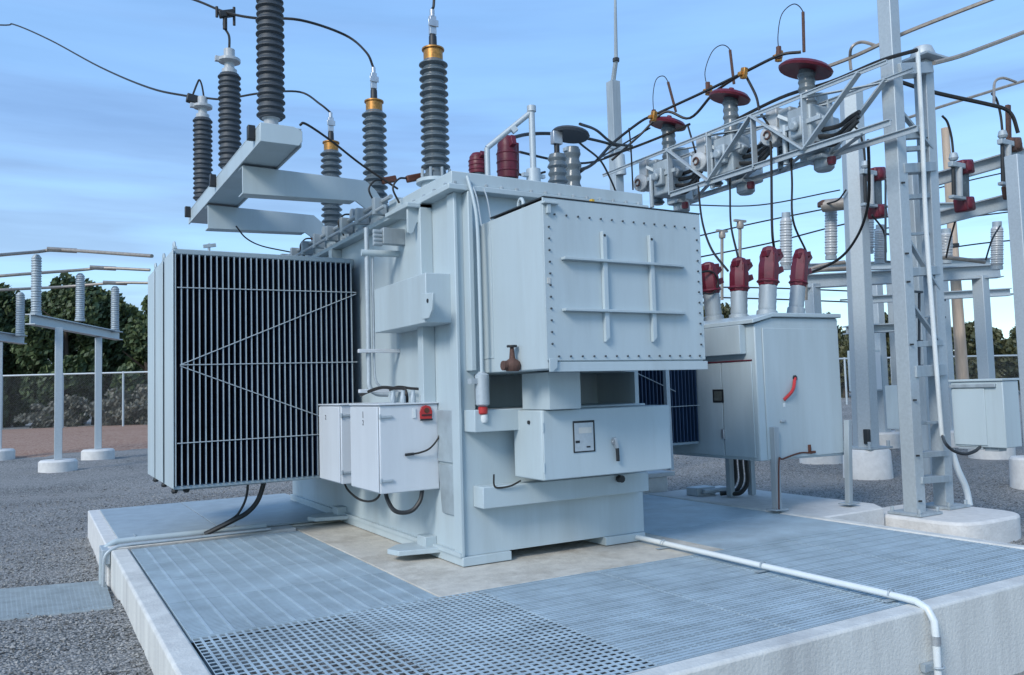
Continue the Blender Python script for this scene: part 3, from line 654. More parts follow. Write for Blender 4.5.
# pipes and loops along the left edge of the cover
for dx, z, r in ((2.68, 3.02, .02), (2.62, 2.93, .016)): part('edge_conduit', 'galv_dull', lambda b: b.tube([(dx, 6.6, z), (dx, 8.0, z), (dx, 10.2, z)], r, 8), 0)
for i in range(8): part('edge_clamp', 'galv_dull', lambda b: b.box(2.60, 2.72, 6.8+i*.45, 6.86+i*.45, 2.90, 3.05), .004)
for i, (bx, by) in enumerate(((390, 180), (415, 178), (358, 214), (350, 226), (318, 238))):
    p = PX(bx, by, 2.86); g0 = V((p.x, p.y, 2.99)); g0.z = 2.99
    part('grounding_lug', 'brown', lambda b: b.bar(p+V((-.08, 0, -.02)), p+V((.06, 0, .02)), .05, .06), .01)
    wire('ground_loop', None, None, [p+V((-.08, 0, -.01)), p+V((-.16, -.02, -.03)), p+V((-.22, -.03, -.12)), V((2.70, p.y-.02, max(2.9, p.z-.24)))], .009, 'cable', parent=TR)
part('oil_gauge', 'galv_dull', lambda b: [b.lathe([(.06, 0), (.06, .05)], (2.72, 7.6+.9*i, 3.06), (-1, 0, 0), 14) for i in range(2)], 0)

# black cables from the radiators' fans
for i, (pts, r, lab) in enumerate((([(234, 520, 8.2), (248, 512, 8.2), (258, 500, 8.2), (264, 482, 8.2), (266, 470, 8.2)], .024, 'thick black cable curving up under the left radiators'),
     ([(232, 519, 8.3), (240, 511, 8.3), (246, 498, 8.3), (248, 483, 8.3), (248, 470, 8.3)], .012, 'thin dark cable beside the thick one under the left radiators'))):
    q = [PY(x, y, Y) for x, y, Y in pts]
    wire('black_cable', lab, 'cable', [V((q[0].x-.25, 8.28+.05*i, .03))]+q, r, 'dark', 'cables under the left radiators', n=8)

# --------------------------------------------------------------- conductors
def wpx(name, label, pts, r=.012, grp=None, m='cable', cat='wire', ends=(None, None)):
    q = [PD(x, y, d) for x, y, d in pts]
    if ends[0] is not None: q[0] = ends[0]
    if ends[1] is not None: q[-1] = ends[1]
    return wire(name, label, cat, q, r, m, grp)
a1t, a2t, a3t = t1+V((0, 0, .26)), t2+V((0, 0, .26)), t3+V((0, 0, .26))
d3 = dist(a3t); d2 = dist(a2t)
GW = 'overhead wires above the left arresters'
wpx('overhead_wire', 'dark wire sagging in from the left edge to the farthest arrester', [(-90, 20, 16), (0, 25, 15), (14, 24.5, 14.6), (50, 40, 13.5), (100, 67, 12), (150, 88, d3+.6), (192, 97, d3)], .013, GW)
w2 = [(150, -14, d2+.6), (195, 0, d2+.2), (225, 12, d2), (255, 18, d2-.2), (300, 20, d2-.4), (345, 35, dist(T2)+.2), (366, 52, dist(T2))]
wpx('overhead_wire', 'dark wire passing above the middle arrester and bending down to the middle bushing', w2+[(374, 76, dist(T2))], .013, GW, ends=(None, T2))
wpx('overhead_wire', 'dark wire running from the far arrester to the rear bushing', [(205, 98, d3), (225, 99, d3-.1), (262, 93, d3-.5), (300, 92, dist(T3)+.3), (320, 104, dist(T3)), (328, 124, dist(T3))], .012, GW, ends=(None, T3))
wpx('overhead_wire', 'short wire rising out of the frame from the near bushing', [(433, 20, dist(T1)), (434, 0, dist(T1)), (435, -60, dist(T1)+.2)], .012, GW, ends=(T1, None))
q = PD(225, 14, d2)
wire('drop_wire', 'short curved drop wire from its clamp to the top of the middle arrester', 'wire', [q, PD(224, 26, d2), PD(229, 36, d2), a2t], .012)
cl = thing('line_clamp', 'dark clamp holding the drop wire of the middle arrester', 'clamp', q)
MB().bar(q+V((-.06, 0, -.02)), q+V((.09, 0, .03)), .06, .07).build('clamp_body', 'dark', cl, bevel=.01)
b = MB(); b.cyl(q+V((0, 0, -.16)), q+V((0, 0, .004)), .022); b.cyl(q+V((.09, 0, -.10)), q+V((.09, 0, .09)), .014); b.cyl(q+V((-.08, 0, -.05)), q+V((-.08, 0, .06)), .014); b.build('clamp_bolts', 'cable', cl)
wire('jumper_loop', 'pointed wire loop above the farthest arrester', 'wire', [PD(192, 97, d3), PD(197, 84, d3), PD(199.5, 80, d3), PD(202, 86, d3), PD(204, 98, d3)], .011)
p = PD(191, 98, d3); b = MB(); b.bar(p+V((-.05, 0, 0)), p+V((.08, 0, -.02)), .08, .10); tag(b.build('line_clamp', 'dark', bevel=.012), 'dark clamp at the head of the farthest arrester', 'clamp')
e = PD(302, 124, 6.9)
gw = wire('ground_wire', 'brown ground wire slanting from the bracket end down to the tank cover', 'wire', [PD(300, 125, 6.7), PD(306, 124, 6.75), PD(330, 140, 7.0), PD(362, 165, 7.3), PD(398, 189, 7.4)], .011)
wire('ground_wire', 'thin curved wire hanging below the far bracket arm', 'wire', [PD(236, 226, 8.7), PD(246, 238, 8.8), (PD(262, 246, 9)), PD(290, 252, 9.2)], .008)

# --------------------------------------------------- left bus supports
def bus_support(foot_px, top_px, posts, label, beam_px, foot_r=.37):
    p = PG(*foot_px[0]); d = dist(p)
    root = thing('bus_support', label, 'support stand', p, 'bus supports by the left fence')
    for k, (fx_, fy_) in enumerate(foot_px):
        f = PG(fx_, fy_); d_ = dist(f); t = PD(fx_, beam_px[2*k+1] if False else top_px[k], d_)
        part('footing', 'conc_white', lambda b: b.lathe([(foot_r, -.1), (foot_r, .2), (foot_r-.04, .24)], f, n=24), 0, root)
        part('leg', 'galv', lambda b: b.box(f.x-.075, f.x+.075, f.y-.09, f.y+.09, f.z+.24, t.z), .01, root)
    a = PD(*beam_px[0]); c = PD(*beam_px[1])
    part('crossbeam', 'galv', lambda b: b.ibeam(a, c, .2, .22, .02), 0, root)
    tops = []
    for (x, yb, yt, dd) in posts:
        u = PD(x, yb, dd); v = PD(x, yt, dd)
        part('post_insulator', 'galv_dull', lambda b: b.lathe([(.11, 0), (.11, .05)]+[(r, z+.05) for r, z in sheds(v.z-u.z-.1, 22, .088, .105)]+[(.05, v.z-u.z)], u, n=16), 0, root)
        tops.append(v)
    return tops
dA = dist(PG(58, 471)); dB = dist(PG(98, 459))
ta = bus_support([(58, 471), (98, 459)], [327, 337], [(36, 315, 254, dA), (80, 321, 273, dA+2), (115, 332, 286, dB+1)], 'grey steel bus support with two legs left of the radiators', [(30, 319, dA-.4), (119, 336, dB+1.4)])
dC = dist(PG(0, 459))
tb = bus_support([(-2, 459)], [342], [(20, 336, 292, dC), (-30, 330, 280, dC-1)], 'grey steel bus support cut by the left edge', [(24, 340, dC+.3), (-60, 328, dC-2)])
for k, (lab, pts) in enumerate((('nearest and highest of the three tubular bus bars at the left', [(-40, 259, dA-2), (0, 255, dA-1), (36, 252, dA), (62, 250, dA), (152, 256, dA-2)]),
        ('middle tubular bus bar of the three at the left', [(-40, 281, dA+1), (0, 276, dA+1), (80, 270, dA+2), (103, 268, dA+2), (150, 270, dA+2)]),
        ('lowest tubular bus bar of the three at the left', [(-40, 293, dB), (0, 290, dB), (60, 287, dB+1), (115, 283, dB+1), (150, 283, dB+1)]))):
    q = [PD(*p) for p in pts]
    b = MB(); b.tube(spline(q, 4), .036, 10); c = q[3]; b.tube([c-V((.28, 0, 0)), c+V((.28, 0, .0))], .052, 8)
    tag(b.build('bus_bar', 'bus'), lab, 'bus bar', 'bus bars by the left fence')

# -------------------------------------------------------------- fence, trees
def fence_mat():
    m = bpy.data.materials.new('chain_link'); m.use_nodes = True; nt = m.node_tree; N = nt.nodes; L = nt.links
    b = N['Principled BSDF']; b.inputs['Base Color'].default_value = (.30, .32, .33, 1); b.inputs['Metallic'].default_value = .3; b.inputs['Roughness'].default_value = .5
    g = N.new('ShaderNodeNewGeometry'); sx = N.new('ShaderNodeSeparateXYZ'); L.new(g.outputs['Position'], sx.inputs[0])
    outs = []
    for s in (1, -1):
        a = N.new('ShaderNodeMath'); a.operation = 'MULTIPLY_ADD'; a.inputs[1].default_value = s; L.new(sx.outputs['Z'], a.inputs[0]); L.new(sx.outputs['X'], a.inputs[2])
        w = N.new('ShaderNodeMath'); w.operation = 'MULTIPLY'; w.inputs[1].default_value = 12; L.new(a.outputs[0], w.inputs[0])
        f = N.new('ShaderNodeMath'); f.operation = 'FRACT'; L.new(w.outputs[0], f.inputs[0])
        l = N.new('ShaderNodeMath'); l.operation = 'LESS_THAN'; l.inputs[1].default_value = .032; L.new(f.outputs[0], l.inputs[0]); outs.append(l)
    mx = N.new('ShaderNodeMath'); mx.operation = 'MAXIMUM'; L.new(outs[0].outputs[0], mx.inputs[0]); L.new(outs[1].outputs[0], mx.inputs[1])
    L.new(mx.outputs[0], b.inputs['Alpha']); return m
M['chain'] = fence_mat()
def fence(label, a, b_, h, n):
    root = thing('chain_link_fence', label, 'fence', a)
    for i in range(n+1):
        p = a.lerp(b_, i/n); z = gz(p.x, p.y)
        part('post', 'galv', lambda b: b.tube([(p.x, p.y, z-.1), (p.x, p.y, z+h+.06)], .045, 8), 0, root)
    bm = MB(); k = n*2
    vs = []
    for i in range(k+1):
        p = a.lerp(b_, i/k); z = gz(p.x, p.y)
        vs.append((bm.bm.verts.new((p.x, p.y, z+.03)), bm.bm.verts.new((p.x, p.y, z+h))))
    for i in range(k): bm.bm.faces.new((vs[i][0], vs[i+1][0], vs[i+1][1], vs[i][1]))
    bm.build('chain_link_mesh', 'chain', root)
    pts = [a.lerp(b_, i/k) for i in range(k+1)]
    part('top_rail', 'galv', lambda b: b.tube([(p.x, p.y, gz(p.x, p.y)+h) for p in pts], .04, 8), 0, root)
FD = dist(PG(26, 431))
fa, fb = PD(-60, 430, FD), PD(420, 424, FD+1)
fa.z = gz(fa.x, fa.y); fb.z = gz(fb.x, fb.y)
fh = PD(26, 375, FD).z-gz(PD(26, 375, FD).x, PD(26, 375, FD).y)
fence('chain link fence before the dark trees at the left', fa, fb, max(1.8, min(3, fh)), 8)
fa2, fb2 = PD(800, 400, 38), PD(1080, 392, 38); fa2.z = gz(fa2.x, fa2.y); fb2.z = gz(fb2.x, fb2.y)
q = PD(930, 357, 38)
fence('chain link fence beyond the wooden pole at the right', fa2, fb2, max(1.6, q.z-gz(q.x, q.y)), 6)

def leaf_cloud(m, c, rx, rz, n, leaf, seed, name, parent=None):
    rnd = random.Random(seed); verts = []; faces = []
    blobs = []
    for i in range(15):
        a = rnd.uniform(0, 6.28); h = rnd.uniform(-.9, .85); w = math.sqrt(max(.12, 1-h*h*.85))*rnd.uniform(.25, .8)
        blobs.append((V((c.x+rx*w*math.cos(a), c.y+rx*w*math.sin(a), c.z+rz*h)), rnd.uniform(.28, .48)))
    for i in range(n):
        bc, br_ = blobs[rnd.randrange(len(blobs))]
        d = V((rnd.gauss(0, 1), rnd.gauss(0, 1), rnd.gauss(0, 1))).normalized()*(rnd.random()**.4)
        p = bc+V((d.x*rx*br_, d.y*rx*br_, d.z*rz*br_*.8))
        a = V((rnd.gauss(0, 1), rnd.gauss(0, 1), rnd.gauss(0, .7))).normalized(); u = a.orthogonal().normalized(); w = a.cross(u)
        s = leaf*rnd.uniform(.6, 1.4); k = len(verts)
        verts += [p-u*s, p+w*s*.5, p+u*s, p-w*s*.5]; faces.append((k, k+1, k+2, k+3))
    me = bpy.data.meshes.new(name); me.from_pydata([tuple(v-c) for v in verts], [], faces); me.materials.append(M[m])
    o = bpy.data.objects.new(name, me); COL.objects.link(o); W[o] = c
    if parent: o.parent = parent; o.location = c-W[parent]
    else: o.location = c
    return o
def tree(px, ptop, d, w, label, m='leaf', n=5000, seed=0, grp=None, leaf=.13):
    t = PD(px, ptop, d); z0 = gz(t.x, t.y); g_ = V((t.x, t.y, z0)); h = t.z-z0
    root = thing('evergreen_tree' if m == 'leaf' else 'leafy_tree', label, 'tree', g_, grp)
    b = MB(); b.tube([g_, g_+V((.05, 0, h*.4)), g_+V((0, .05, h*.8))], .20, 8, True, .05)
    for i in range(5):
        a = i*1.3+seed; b.tube([g_+V((0, 0, h*(.15+.12*i))), g_+V((w*.35*math.cos(a), w*.35*math.sin(a), h*(.28+.12*i)))], .07, 6, True, .02)
    b.build('trunk', 'bark', root)
    leaf_cloud(m, g_+V((0, 0, h*.48)), w*.62, h*.45, n, leaf, seed+11, 'crown', root)
TG = 'trees beyond the left fence'
TL = [(-25, 288, 'dark evergreen at the left edge beyond the fence'), (8, 279, 'dark evergreen behind the insulator at the left edge'), (38, 284, 'dark evergreen behind the tall left insulator'),
      (66, 272, 'taller dark evergreen between the first two insulators of the left stand'), (96, 281, 'dark evergreen just right of the middle insulator of the left stand'), (122, 290, 'dark evergreen behind the rightmost left insulator'),
      (146, 287, 'dark evergreen just left of the radiators'), (172, 284, 'dark evergreen mostly behind the left radiators'), (205, 288, 'dark evergreen hidden behind the middle of the left radiators'), (240, 290, 'dark evergreen hidden behind the right half of the left radiators')]
for i, (x, y, lab) in enumerate(TL):
    tree(x, y+random.uniform(-2, 3), FD+6+(i % 3)*2, 3.3, lab, 'leaf', 13000, 20+i, TG, .16)
RTs = [(716, 300, 'autumn tinted tree top seen between the maroon boots'), (690, 303, 'low dark tree mostly hidden by the chamber'), (826, 308, 'small tree top just right of the breaker cabinet'), (862, 318, 'dark tree behind the hexagonal steel column'),
       (892, 306, 'green tree seen between the hexagonal column and the lattice tower'), (962, 322, 'dark tree behind the wooden pole'), (985, 326, 'dark tree right of the wooden pole'), (1010, 324, 'rounded autumn tinted tree at the right edge'), (1040, 330, 'dark tree cut by the right edge'), (935, 338, 'low bush-like tree just right of the tower'), (842, 330, 'low dark tree right behind the breaker cabinet'), (914, 325, 'dark tree seen between the two tower columns')]
for i, (x, y, lab) in enumerate(RTs):
    tree(x, y, 46+(i % 3)*2, 2.3, lab, 'leaf_b', 4500, 50+i, 'trees beyond the right fence', .15)
SHR = [(44, 404, 1.5, 'pale dry shrub at the fence left of the nearest leg'), (72, 398, 1.1, 'pale dry shrub at the fence between the two legs'), (112, 392, 1.6, 'large pale shrub at the fence right of the second leg'), (135, 396, 1.5, 'pale shrub at the fence beside the radiators'), (150, 388, 1.3, 'pale shrub half behind the radiators')]
for i, (x, y, w, lab) in enumerate(SHR):
    t = PD(x, y, FD+2.5); z0 = gz(t.x, t.y); h = t.z-z0
    root = thing('dry_shrub', lab, 'shrub', (t.x, t.y, z0), 'shrubs along the left fence')
    part('stem', 'bark', lambda b: [b.tube([(t.x, t.y, z0), (t.x+.3*math.cos(k*2), t.y+.3*math.sin(k*2), z0+h*.6)], .03, 5, True, .01) for k in range(4)], 0, root)
    leaf_cloud('shrub', V((t.x, t.y, z0+h*.55)), w*.7, h*.5, 1800, .09, 90+i, 'foliage', root)

# ------------------------------------------------------------ breaker cabinet
KX0, KX1, KY0, KY1, KZ0, KZ1 = 6.34, 7.62, 5.95, 7.35, .50, 1.93
bkr = thing('circuit_breaker', 'grey circuit breaker cabinet on legs with maroon booted bushings right of the transformer', 'breaker', (7.0, 6.6, -.03))
part('cabinet', 'paint', lambda b: b.prism([(KX0, KY0, KZ0+.02), (KX1, KY0, KZ0), (KX1, KY0, KZ1+.06), (KX0+.25, KY0, KZ1+.05), (KX0, KY0, KZ1-.02)], (0, KY1-KY0, 0)), .012, bkr)
part('roof', 'paint', lambda b: b.prism([(KX0-.05, KY0-.03, KZ1-.015), (KX0-.05, KY0-.03, KZ1+.03), (KX0+.25, KY0-.03, KZ1+.10), (KX1+.03, KY0-.03, KZ1+.11), (KX1+.03, KY0-.03, KZ1+.065), (KX0+.25, KY0-.03, KZ1+.055)], (0, KY1-KY0+.06, 0)), .008, bkr)
part('hood', 'paint', lambda b: b.box(KX0-.09, KX0-.002, KY0+.12, KY1, KZ1-.32, KZ1-.02), .006, bkr)
dl = part('cabinet_door', 'paint', lambda b: b.box(KX0-.016, KX0-.002, KY0+.05, 6.42, KZ0+.05, KZ1-.40), .004, bkr)
dl2 = part('cabinet_door', 'paint', lambda b: b.box(KX0-.016, KX0-.002, 6.435, KY1-.05, KZ0+.05, KZ1-.40), .004, bkr)
part('red_strip', 'maroon', lambda b: b.box(KX0-.018, KX0-.002, KY0+.05, KY1, KZ1-.392, KZ1-.38), 0, bkr)
p = PX(717, 396, KX0-.016)
pw_ = part('window', 'dark', lambda b: b.box(KX0-.022, KX0-.0165, p.y-.10, p.y+.06, p.z-.07, p.z+.07), .02, dl2)
part('window_pane', 'glass', lambda b: b.box(KX0-.0245, KX0-.0225, p.y-.075, p.y+.035, p.z-.05, p.z+.05), .012, dl2)
p = PX(724, 434, KX0-.016)
part('door_handle', 'steel', lambda b: b.box(KX0-.04, KX0-.0165, p.y-.02, p.y+.02, p.z-.05, p.z+.05), .005, dl2)
fdr = part('front_door', 'paint', lambda b: b.box(KX0+.10, KX1-.02, KY0-.014, KY0-.002, KZ0+.03, KZ1-.06), .004, bkr)
a0 = PY(795, 378, KY0-.02); a1 = PY(784, 400, KY0-.02)
part('red_handle', 'red', lambda b: b.tube(spline([a0, a0.lerp(a1, .5)+V((.012, -.03, -.012)), a1]), .017, 8), 0, fdr)
part('red_handle_pivot', 'dark', lambda b: b.lathe([(.03, 0), (.03, .012)], (a0.x, KY0-.014, a0.z), (0, -1, 0), 10), 0, fdr)
a1 = PY(784, 402, KY0-.015)
part('seal_tag', 'white', lambda b: b.box(a1.x-.015, a1.x+.015, KY0-.018, KY0-.0145, a1.z-.05, a1.z-.01), 0, fdr)
a0 = PY(812, 452, KY0-.015)
part('latch', 'brown', lambda b: (b.box(a0.x-.06, a0.x-.03, KY0-.035, KY0-.0145, a0.z, a0.z+.08), b.box(a0.x-.06, a0.x+.04, KY0-.035, KY0-.0145, a0.z-.012, a0.z+.012)), .004, fdr)
a2 = PY(782, 421, KY0-.015)
part('latch', 'galv_dull', lambda b: b.box(a2.x-.03, a2.x+.04, KY0-.035, KY0-.0145, a2.z-.012, a2.z+.012), .003, fdr)
for (xb, yb, yt, xt, Y, w) in ((777, 510, 427, 773, 5.92, .07), (849, 504, 420, 847, 5.9, .06)):
    f = PY(xb, yb, Y); t = PY(xt, yt, Y)
    part('leg', 'galv_dull', lambda b: (b.bar(f, (t.x, Y-.01, t.z), w, w), b.bar(f-V((.09, 0, -.008)), f+V((.09, 0, .008)), .14, .014)), .004, bkr)
for x, y in ((7.2, 7.25), (7.5, 7.2)): part('leg', 'galv_dull', lambda b: b.box(x-.035, x+.035, y-.035, y+.035, -.03, KZ0+.01), .004, bkr)
a0, a1 = PY(779, 510, 5.86), PY(779, 462, 5.86)
part('ground_strap', 'brown', lambda b: b.tube(spline([a0, a1, PY(783, 459, 5.9), PY(800, 453, 5.93), PY(812, 453, 5.93)]), .009, 6), 0, bkr)
def bk_bush(xb, yb, xm, ym, xt, yt, Y, r, mtop='maroon'):
    p0, p1, p2 = PY(xb, yb, Y), PY(xm, ym, Y), PY(xt, yt, Y); ax = (p1-p0).normalized()
    o = part('bushing', 'galv_dull', lambda b: b.lathe([(r*1.25, -.06), (r*1.2, .02), (r, .03)]+[(r*(1+.05*(i % 2)), .03+i*(p1-p0).length/9) for i in range(9)], p0, ax, 16), 0, bkr)
    L_ = (p2-p1).length
    bb = MB(); bb.lathe([(r*1.12, -.01), (r*1.2, .02), (r*1.22, L_*.5), (r*1.1, L_*.6), (r*1.15, L_*.72), (r*.8, L_*.95), (r*.3, L_)], p1, ax, 7)
    bb.bar(p1+ax*L_*.1+V((r*1.05, 0, 0)), p1+ax*L_*.9+V((r*.95, 0, 0)), r*.5, r*.35); bb.bar(p1+ax*L_*.62+V((r*.6, -r*.5, 0)), p1+ax*L_*.80+V((r*1.7, -r*.3, 0)), r*.6, r*.6)
    bb.bar(p1+ax*L_*.30+V((r*.5, -r*.5, 0)), p1+ax*L_*.42+V((r*1.8, -r*.4, 0)), r*.5, r*.7); bb.bar(p1+ax*L_*.78+V((-r*1.2, -r*.3, 0)), p1+ax*L_*.86+V((r*1.3, -r*.3, 0)), r*.9, r*.7); bb.bar(p1+ax*L_*.1+V((-.3*r, -r*1.1, 0)), p1+ax*L_*.8+V((-.3*r, -r*1.0, 0)), r*.25, r*.3)
    bb.lathe([(r*1.25, 0), (r*1.38, .012), (r*1.25, .03)], p1+ax*L_*.05, ax, 12)
    bb.build('insulating_boot', mtop, o, bevel=.004); return p2
bt1 = bk_bush(714, 318, 711, 293, 708, 262, 6.9, .09)
bt2 = bk_bush(739, 317, 739, 291, 738, 257, 6.5, .088)
bt3 = bk_bush(767, 313, 768, 285, 774, 248, 6.15, .09)
bt4 = bk_bush(796, 310, 798, 286, 806, 251, 6.35, .08)
wire('strap_cable', None, None, [PY(700, 272, 6.82), PY(712, 272, 6.8), PY(718, 282, 6.8), PY(713, 293, 6.8), PY(702, 293, 6.82)], .012, 'dark', parent=bkr)
for i, (x, y) in enumerate(((742, 495), (748, 496), (736, 493))):
    f = PZ(x, y, -.03)
    wire('black_cable', ('black cable dropping under the breaker cabinet, the left of the front pair', 'black cable dropping under the breaker cabinet, the right of the front pair', 'black cable hanging behind the pair under the breaker cabinet')[i], 'cable',
         [(f.x-.25+.08*i, f.y+.1, .0), (f.x-.08, f.y+.03, .02), (f.x, f.y, .14), (f.x, f.y, .35), (f.x, f.y, .52)], .028, 'dark', 'cables under the breaker cabinet', n=8)
sl = MB(); c = [PZ(640, 489, -.04), PZ(700, 499, -.04), PZ(880, 524, -.04), PZ(840, 500, -.04), PZ(740, 489, -.04)]
sl.prism([(6.64, 5.6, -.5), (7.75, 5.6, -.5), (7.95, 5.85, -.5), (7.95, 8.2, -.5), (6.64, 8.2, -.5)], (0, 0, .46))
tag(sl.build('concrete_slab', 'conc_white', bevel=.015), 'pale concrete slab under the breaker cabinet', 'slab')
b = MB(); p = PZ(675, 492, -.04); b.box(6.66, 7.1, 8.26, 8.75, -.5, .14); b.box(6.60, 7.2, 8.22, 8.8, .142, .20)
tag(b.build('concrete_plinth', 'conc_white', bevel=.012), 'low concrete plinth with a projecting top behind the right gratings', 'plinth')
b = MB(); b.box(6.95, 7.25, 7.55, 7.75, -.04, .06); b.cyl((7.0, 7.5, .02), (7.5, 7.5, .02), .03); tag(b.build('pull_box', 'galv', bevel=.01), 'small grey pull box on the slab behind the black cables', 'box')

# -------------------------------------------------------------- lattice tower
PT = -.12
l1, l2 = PZ(915, 514, PT), PZ(944, 507, PT)
tw = thing('lattice_tower', 'tall grey steel tower of two tapered columns at the right', 'tower', l1)
pc = (l1+l2)/2+V((0, -.14, 0))
n = 28
pp = [V((pc.x+.60*math.copysign(abs(math.cos(a))**.5, math.cos(a)), pc.y+.62*math.copysign(abs(math.sin(a))**.5, math.sin(a)), -.8)) for a in [2*math.pi*i/n for i in range(n)]]
b = MB(); b.prism(pp, (0, 0, .8+PT)); tag(b.build('concrete_pedestal', 'conc_white', bevel=.03), 'broad rounded concrete pedestal under the two column tower', 'pedestal', 'concrete pedestals')
def column(base, xt, yt, w0, w1, lab_parent, name='column', n=4, rot=0, m='galv'):
    d = dist(base); t = PD(xt, yt, d); t = V((base.x+(t.x-base.x)*.0+0, base.y, t.z)) if False else V((t.x, base.y+(t.y-base.y), t.z))
    b = MB(); vs = []
    for c, w in ((base, w0), (t, w1)):
        vs.append([b.bm.verts.new(c+V((w*math.cos(rot+2*math.pi*i/n), w*math.sin(rot+2*math.pi*i/n), 0))) for i in range(n)])
    for i in range(n): b.bm.faces.new((vs[0][i], vs[0][(i+1) % n], vs[1][(i+1) % n], vs[1][i]))
    b.bm.faces.new(vs[0][::-1]); b.bm.faces.new(vs[1])
    o = b.build(name, m, lab_parent, bevel=.008)
    return o, t
q = math.pi/4
o1, tt1 = column(l1, 886, -30, .112, .108, tw, rot=q)
o2, tt2 = column(l2, 923, 62, .105, .105, tw, rot=q)
for l in (l1, l2):
    part('base_plate', 'galv_dull', lambda b: (b.box(l.x-.19, l.x+.19, l.y-.19, l.y+.19, l.z+.004, l.z+.03), [b.cyl((l.x+.155*i, l.y+.155*j, l.z+.03), (l.x+.155*i, l.y+.155*j, l.z+.08), .02, 6) for i in (-1, 1) for j in (-1, 1)]), .003, tw)
def at_col(l, t, py):                    # point of a column's axis at a picture height
    lo, hi = 0, 1
    for k in range(30):
        m_ = (lo+hi)/2; p = l.lerp(t, m_); v = p-EYE
        yy = 337.5-F*v.dot(UP)/v.dot(FW)
        if yy > py: lo = m_
        else: hi = m_
    return p
for py, h, w in ((72, .12, .22), (136, .09, .1), (150, .05, .08), (170, .10, .18), (198, .05, .1), (235, .03, .05), (273, .09, .16), (318, .02, .06), (345, .06, .16), (372, .12, .2), (424, .03, .06), (455, .06, .16), (480, .07, .2)):
    p0, p1 = at_col(l1, tt1, py), at_col(l2, tt2, py-2)
    part('crosspiece', 'galv_dull' if py not in (72,) else 'galv', lambda b: b.bar(p0, p1, w, h), .004, tw)
for pa, pb in ((110, 150), (300, 345), (235, 290)):
    p0, p1 = at_col(l1, tt1, pa), at_col(l2, tt2, pb)
    part('crosspiece', 'galv_dull', lambda b: b.bar(p0+V((0, -.05, 0)), p1+V((0, -.05, 0)), .05, .03), .002, tw)
part('cap_plate', 'galv', lambda b: (b.box(tt2.x-.20, tt2.x+.20, tt2.y-.18, tt2.y+.18, tt2.z+.002, tt2.z+.03), b.lathe([(.13, .03), (.13, .08), (.10, .16), (.02, .19)], tt2, n=14)), .004, tw)
for py in (78, 135, 185, 255, 283, 345, 400, 455, 500):
    p = at_col(l1, tt1, py); part('step_bolt', 'dark', lambda b: b.bar(p+V((-.05, -.08, .0)), p+V((-.02, -.10, 0)), .018, .018), 0, tw)
off = V((.14, -.24, 0))
dl2_ = dist(l2)-.3
cp_ = [PD(x, y, dl2_) for x, y in ((918, 58), (922, 130), (926, 225), (933.5, 330), (941, 425), (942.5, 436))]
wire('conduit_pipe', 'pale vertical conduit running up between the columns of the tower', 'conduit', [PD(917.5, 50, dl2_)]+cp_, .024, 'white', n=10)
p = cp_[-1]
wire('black_cable', 'black cable drooping from the tower conduit to the grey box at its side', 'cable', [p, PD(946, 444, 7.95), PD(954, 451, 7.95), PD(965, 454, 7.95), PD(975, 451, 8.0), PD(980, 447, 8.1)], .016, 'dark')
f = at_col(l2, tt2, 470)
wire('conduit_pipe', 'bent pale conduit rising from the pedestal behind the tower', 'conduit', [l2+V((.32, -.1, 0)), l2+V((.30, -.08, .2)), l2+V((.22, -.05, .4)), l2+V((.20, .0, .62))], .035, 'white', n=10)
bx = thing('equipment_box', 'pale grey equipment box fixed to the right of the tower', 'box', (8.3, 4.85, .58))
part('box_body', 'paint', lambda b: b.box(8.24, 8.52, 4.56, 5.09, .60, 1.26), .008, bx)
part('box_lid', 'paint', lambda b: b.box(8.22, 8.54, 4.55, 5.10, 1.262, 1.285), .004, bx)
part('box_door', 'paint', lambda b: b.box(8.226, 8.238, 4.74, 5.07, .62, 1.19), .004, bx)
part('drip_rail', 'galv_dull', lambda b: b.box(8.21, 8.238, 4.62, 5.09, 1.20, 1.235), .004, bx)
part('glands', 'galv_dull', lambda b: (b.box(8.28, 8.42, 4.66, 4.8, .56, .598), b.box(8.24, 8.30, 4.8, 5.05, .575, .598)), .004, bx)
b = MB(); p = at_col(l1, tt1, 490)+V((.22, .1, .1)); b.tube([p+V((0, .07*math.cos(a), .05*math.sin(a))) for a in [i*2*math.pi/14 for i in range(15)]], .02, 8)
tag(b.build('cable_coil', 'dark'), 'small coil of black cable between the tower legs', 'coil')

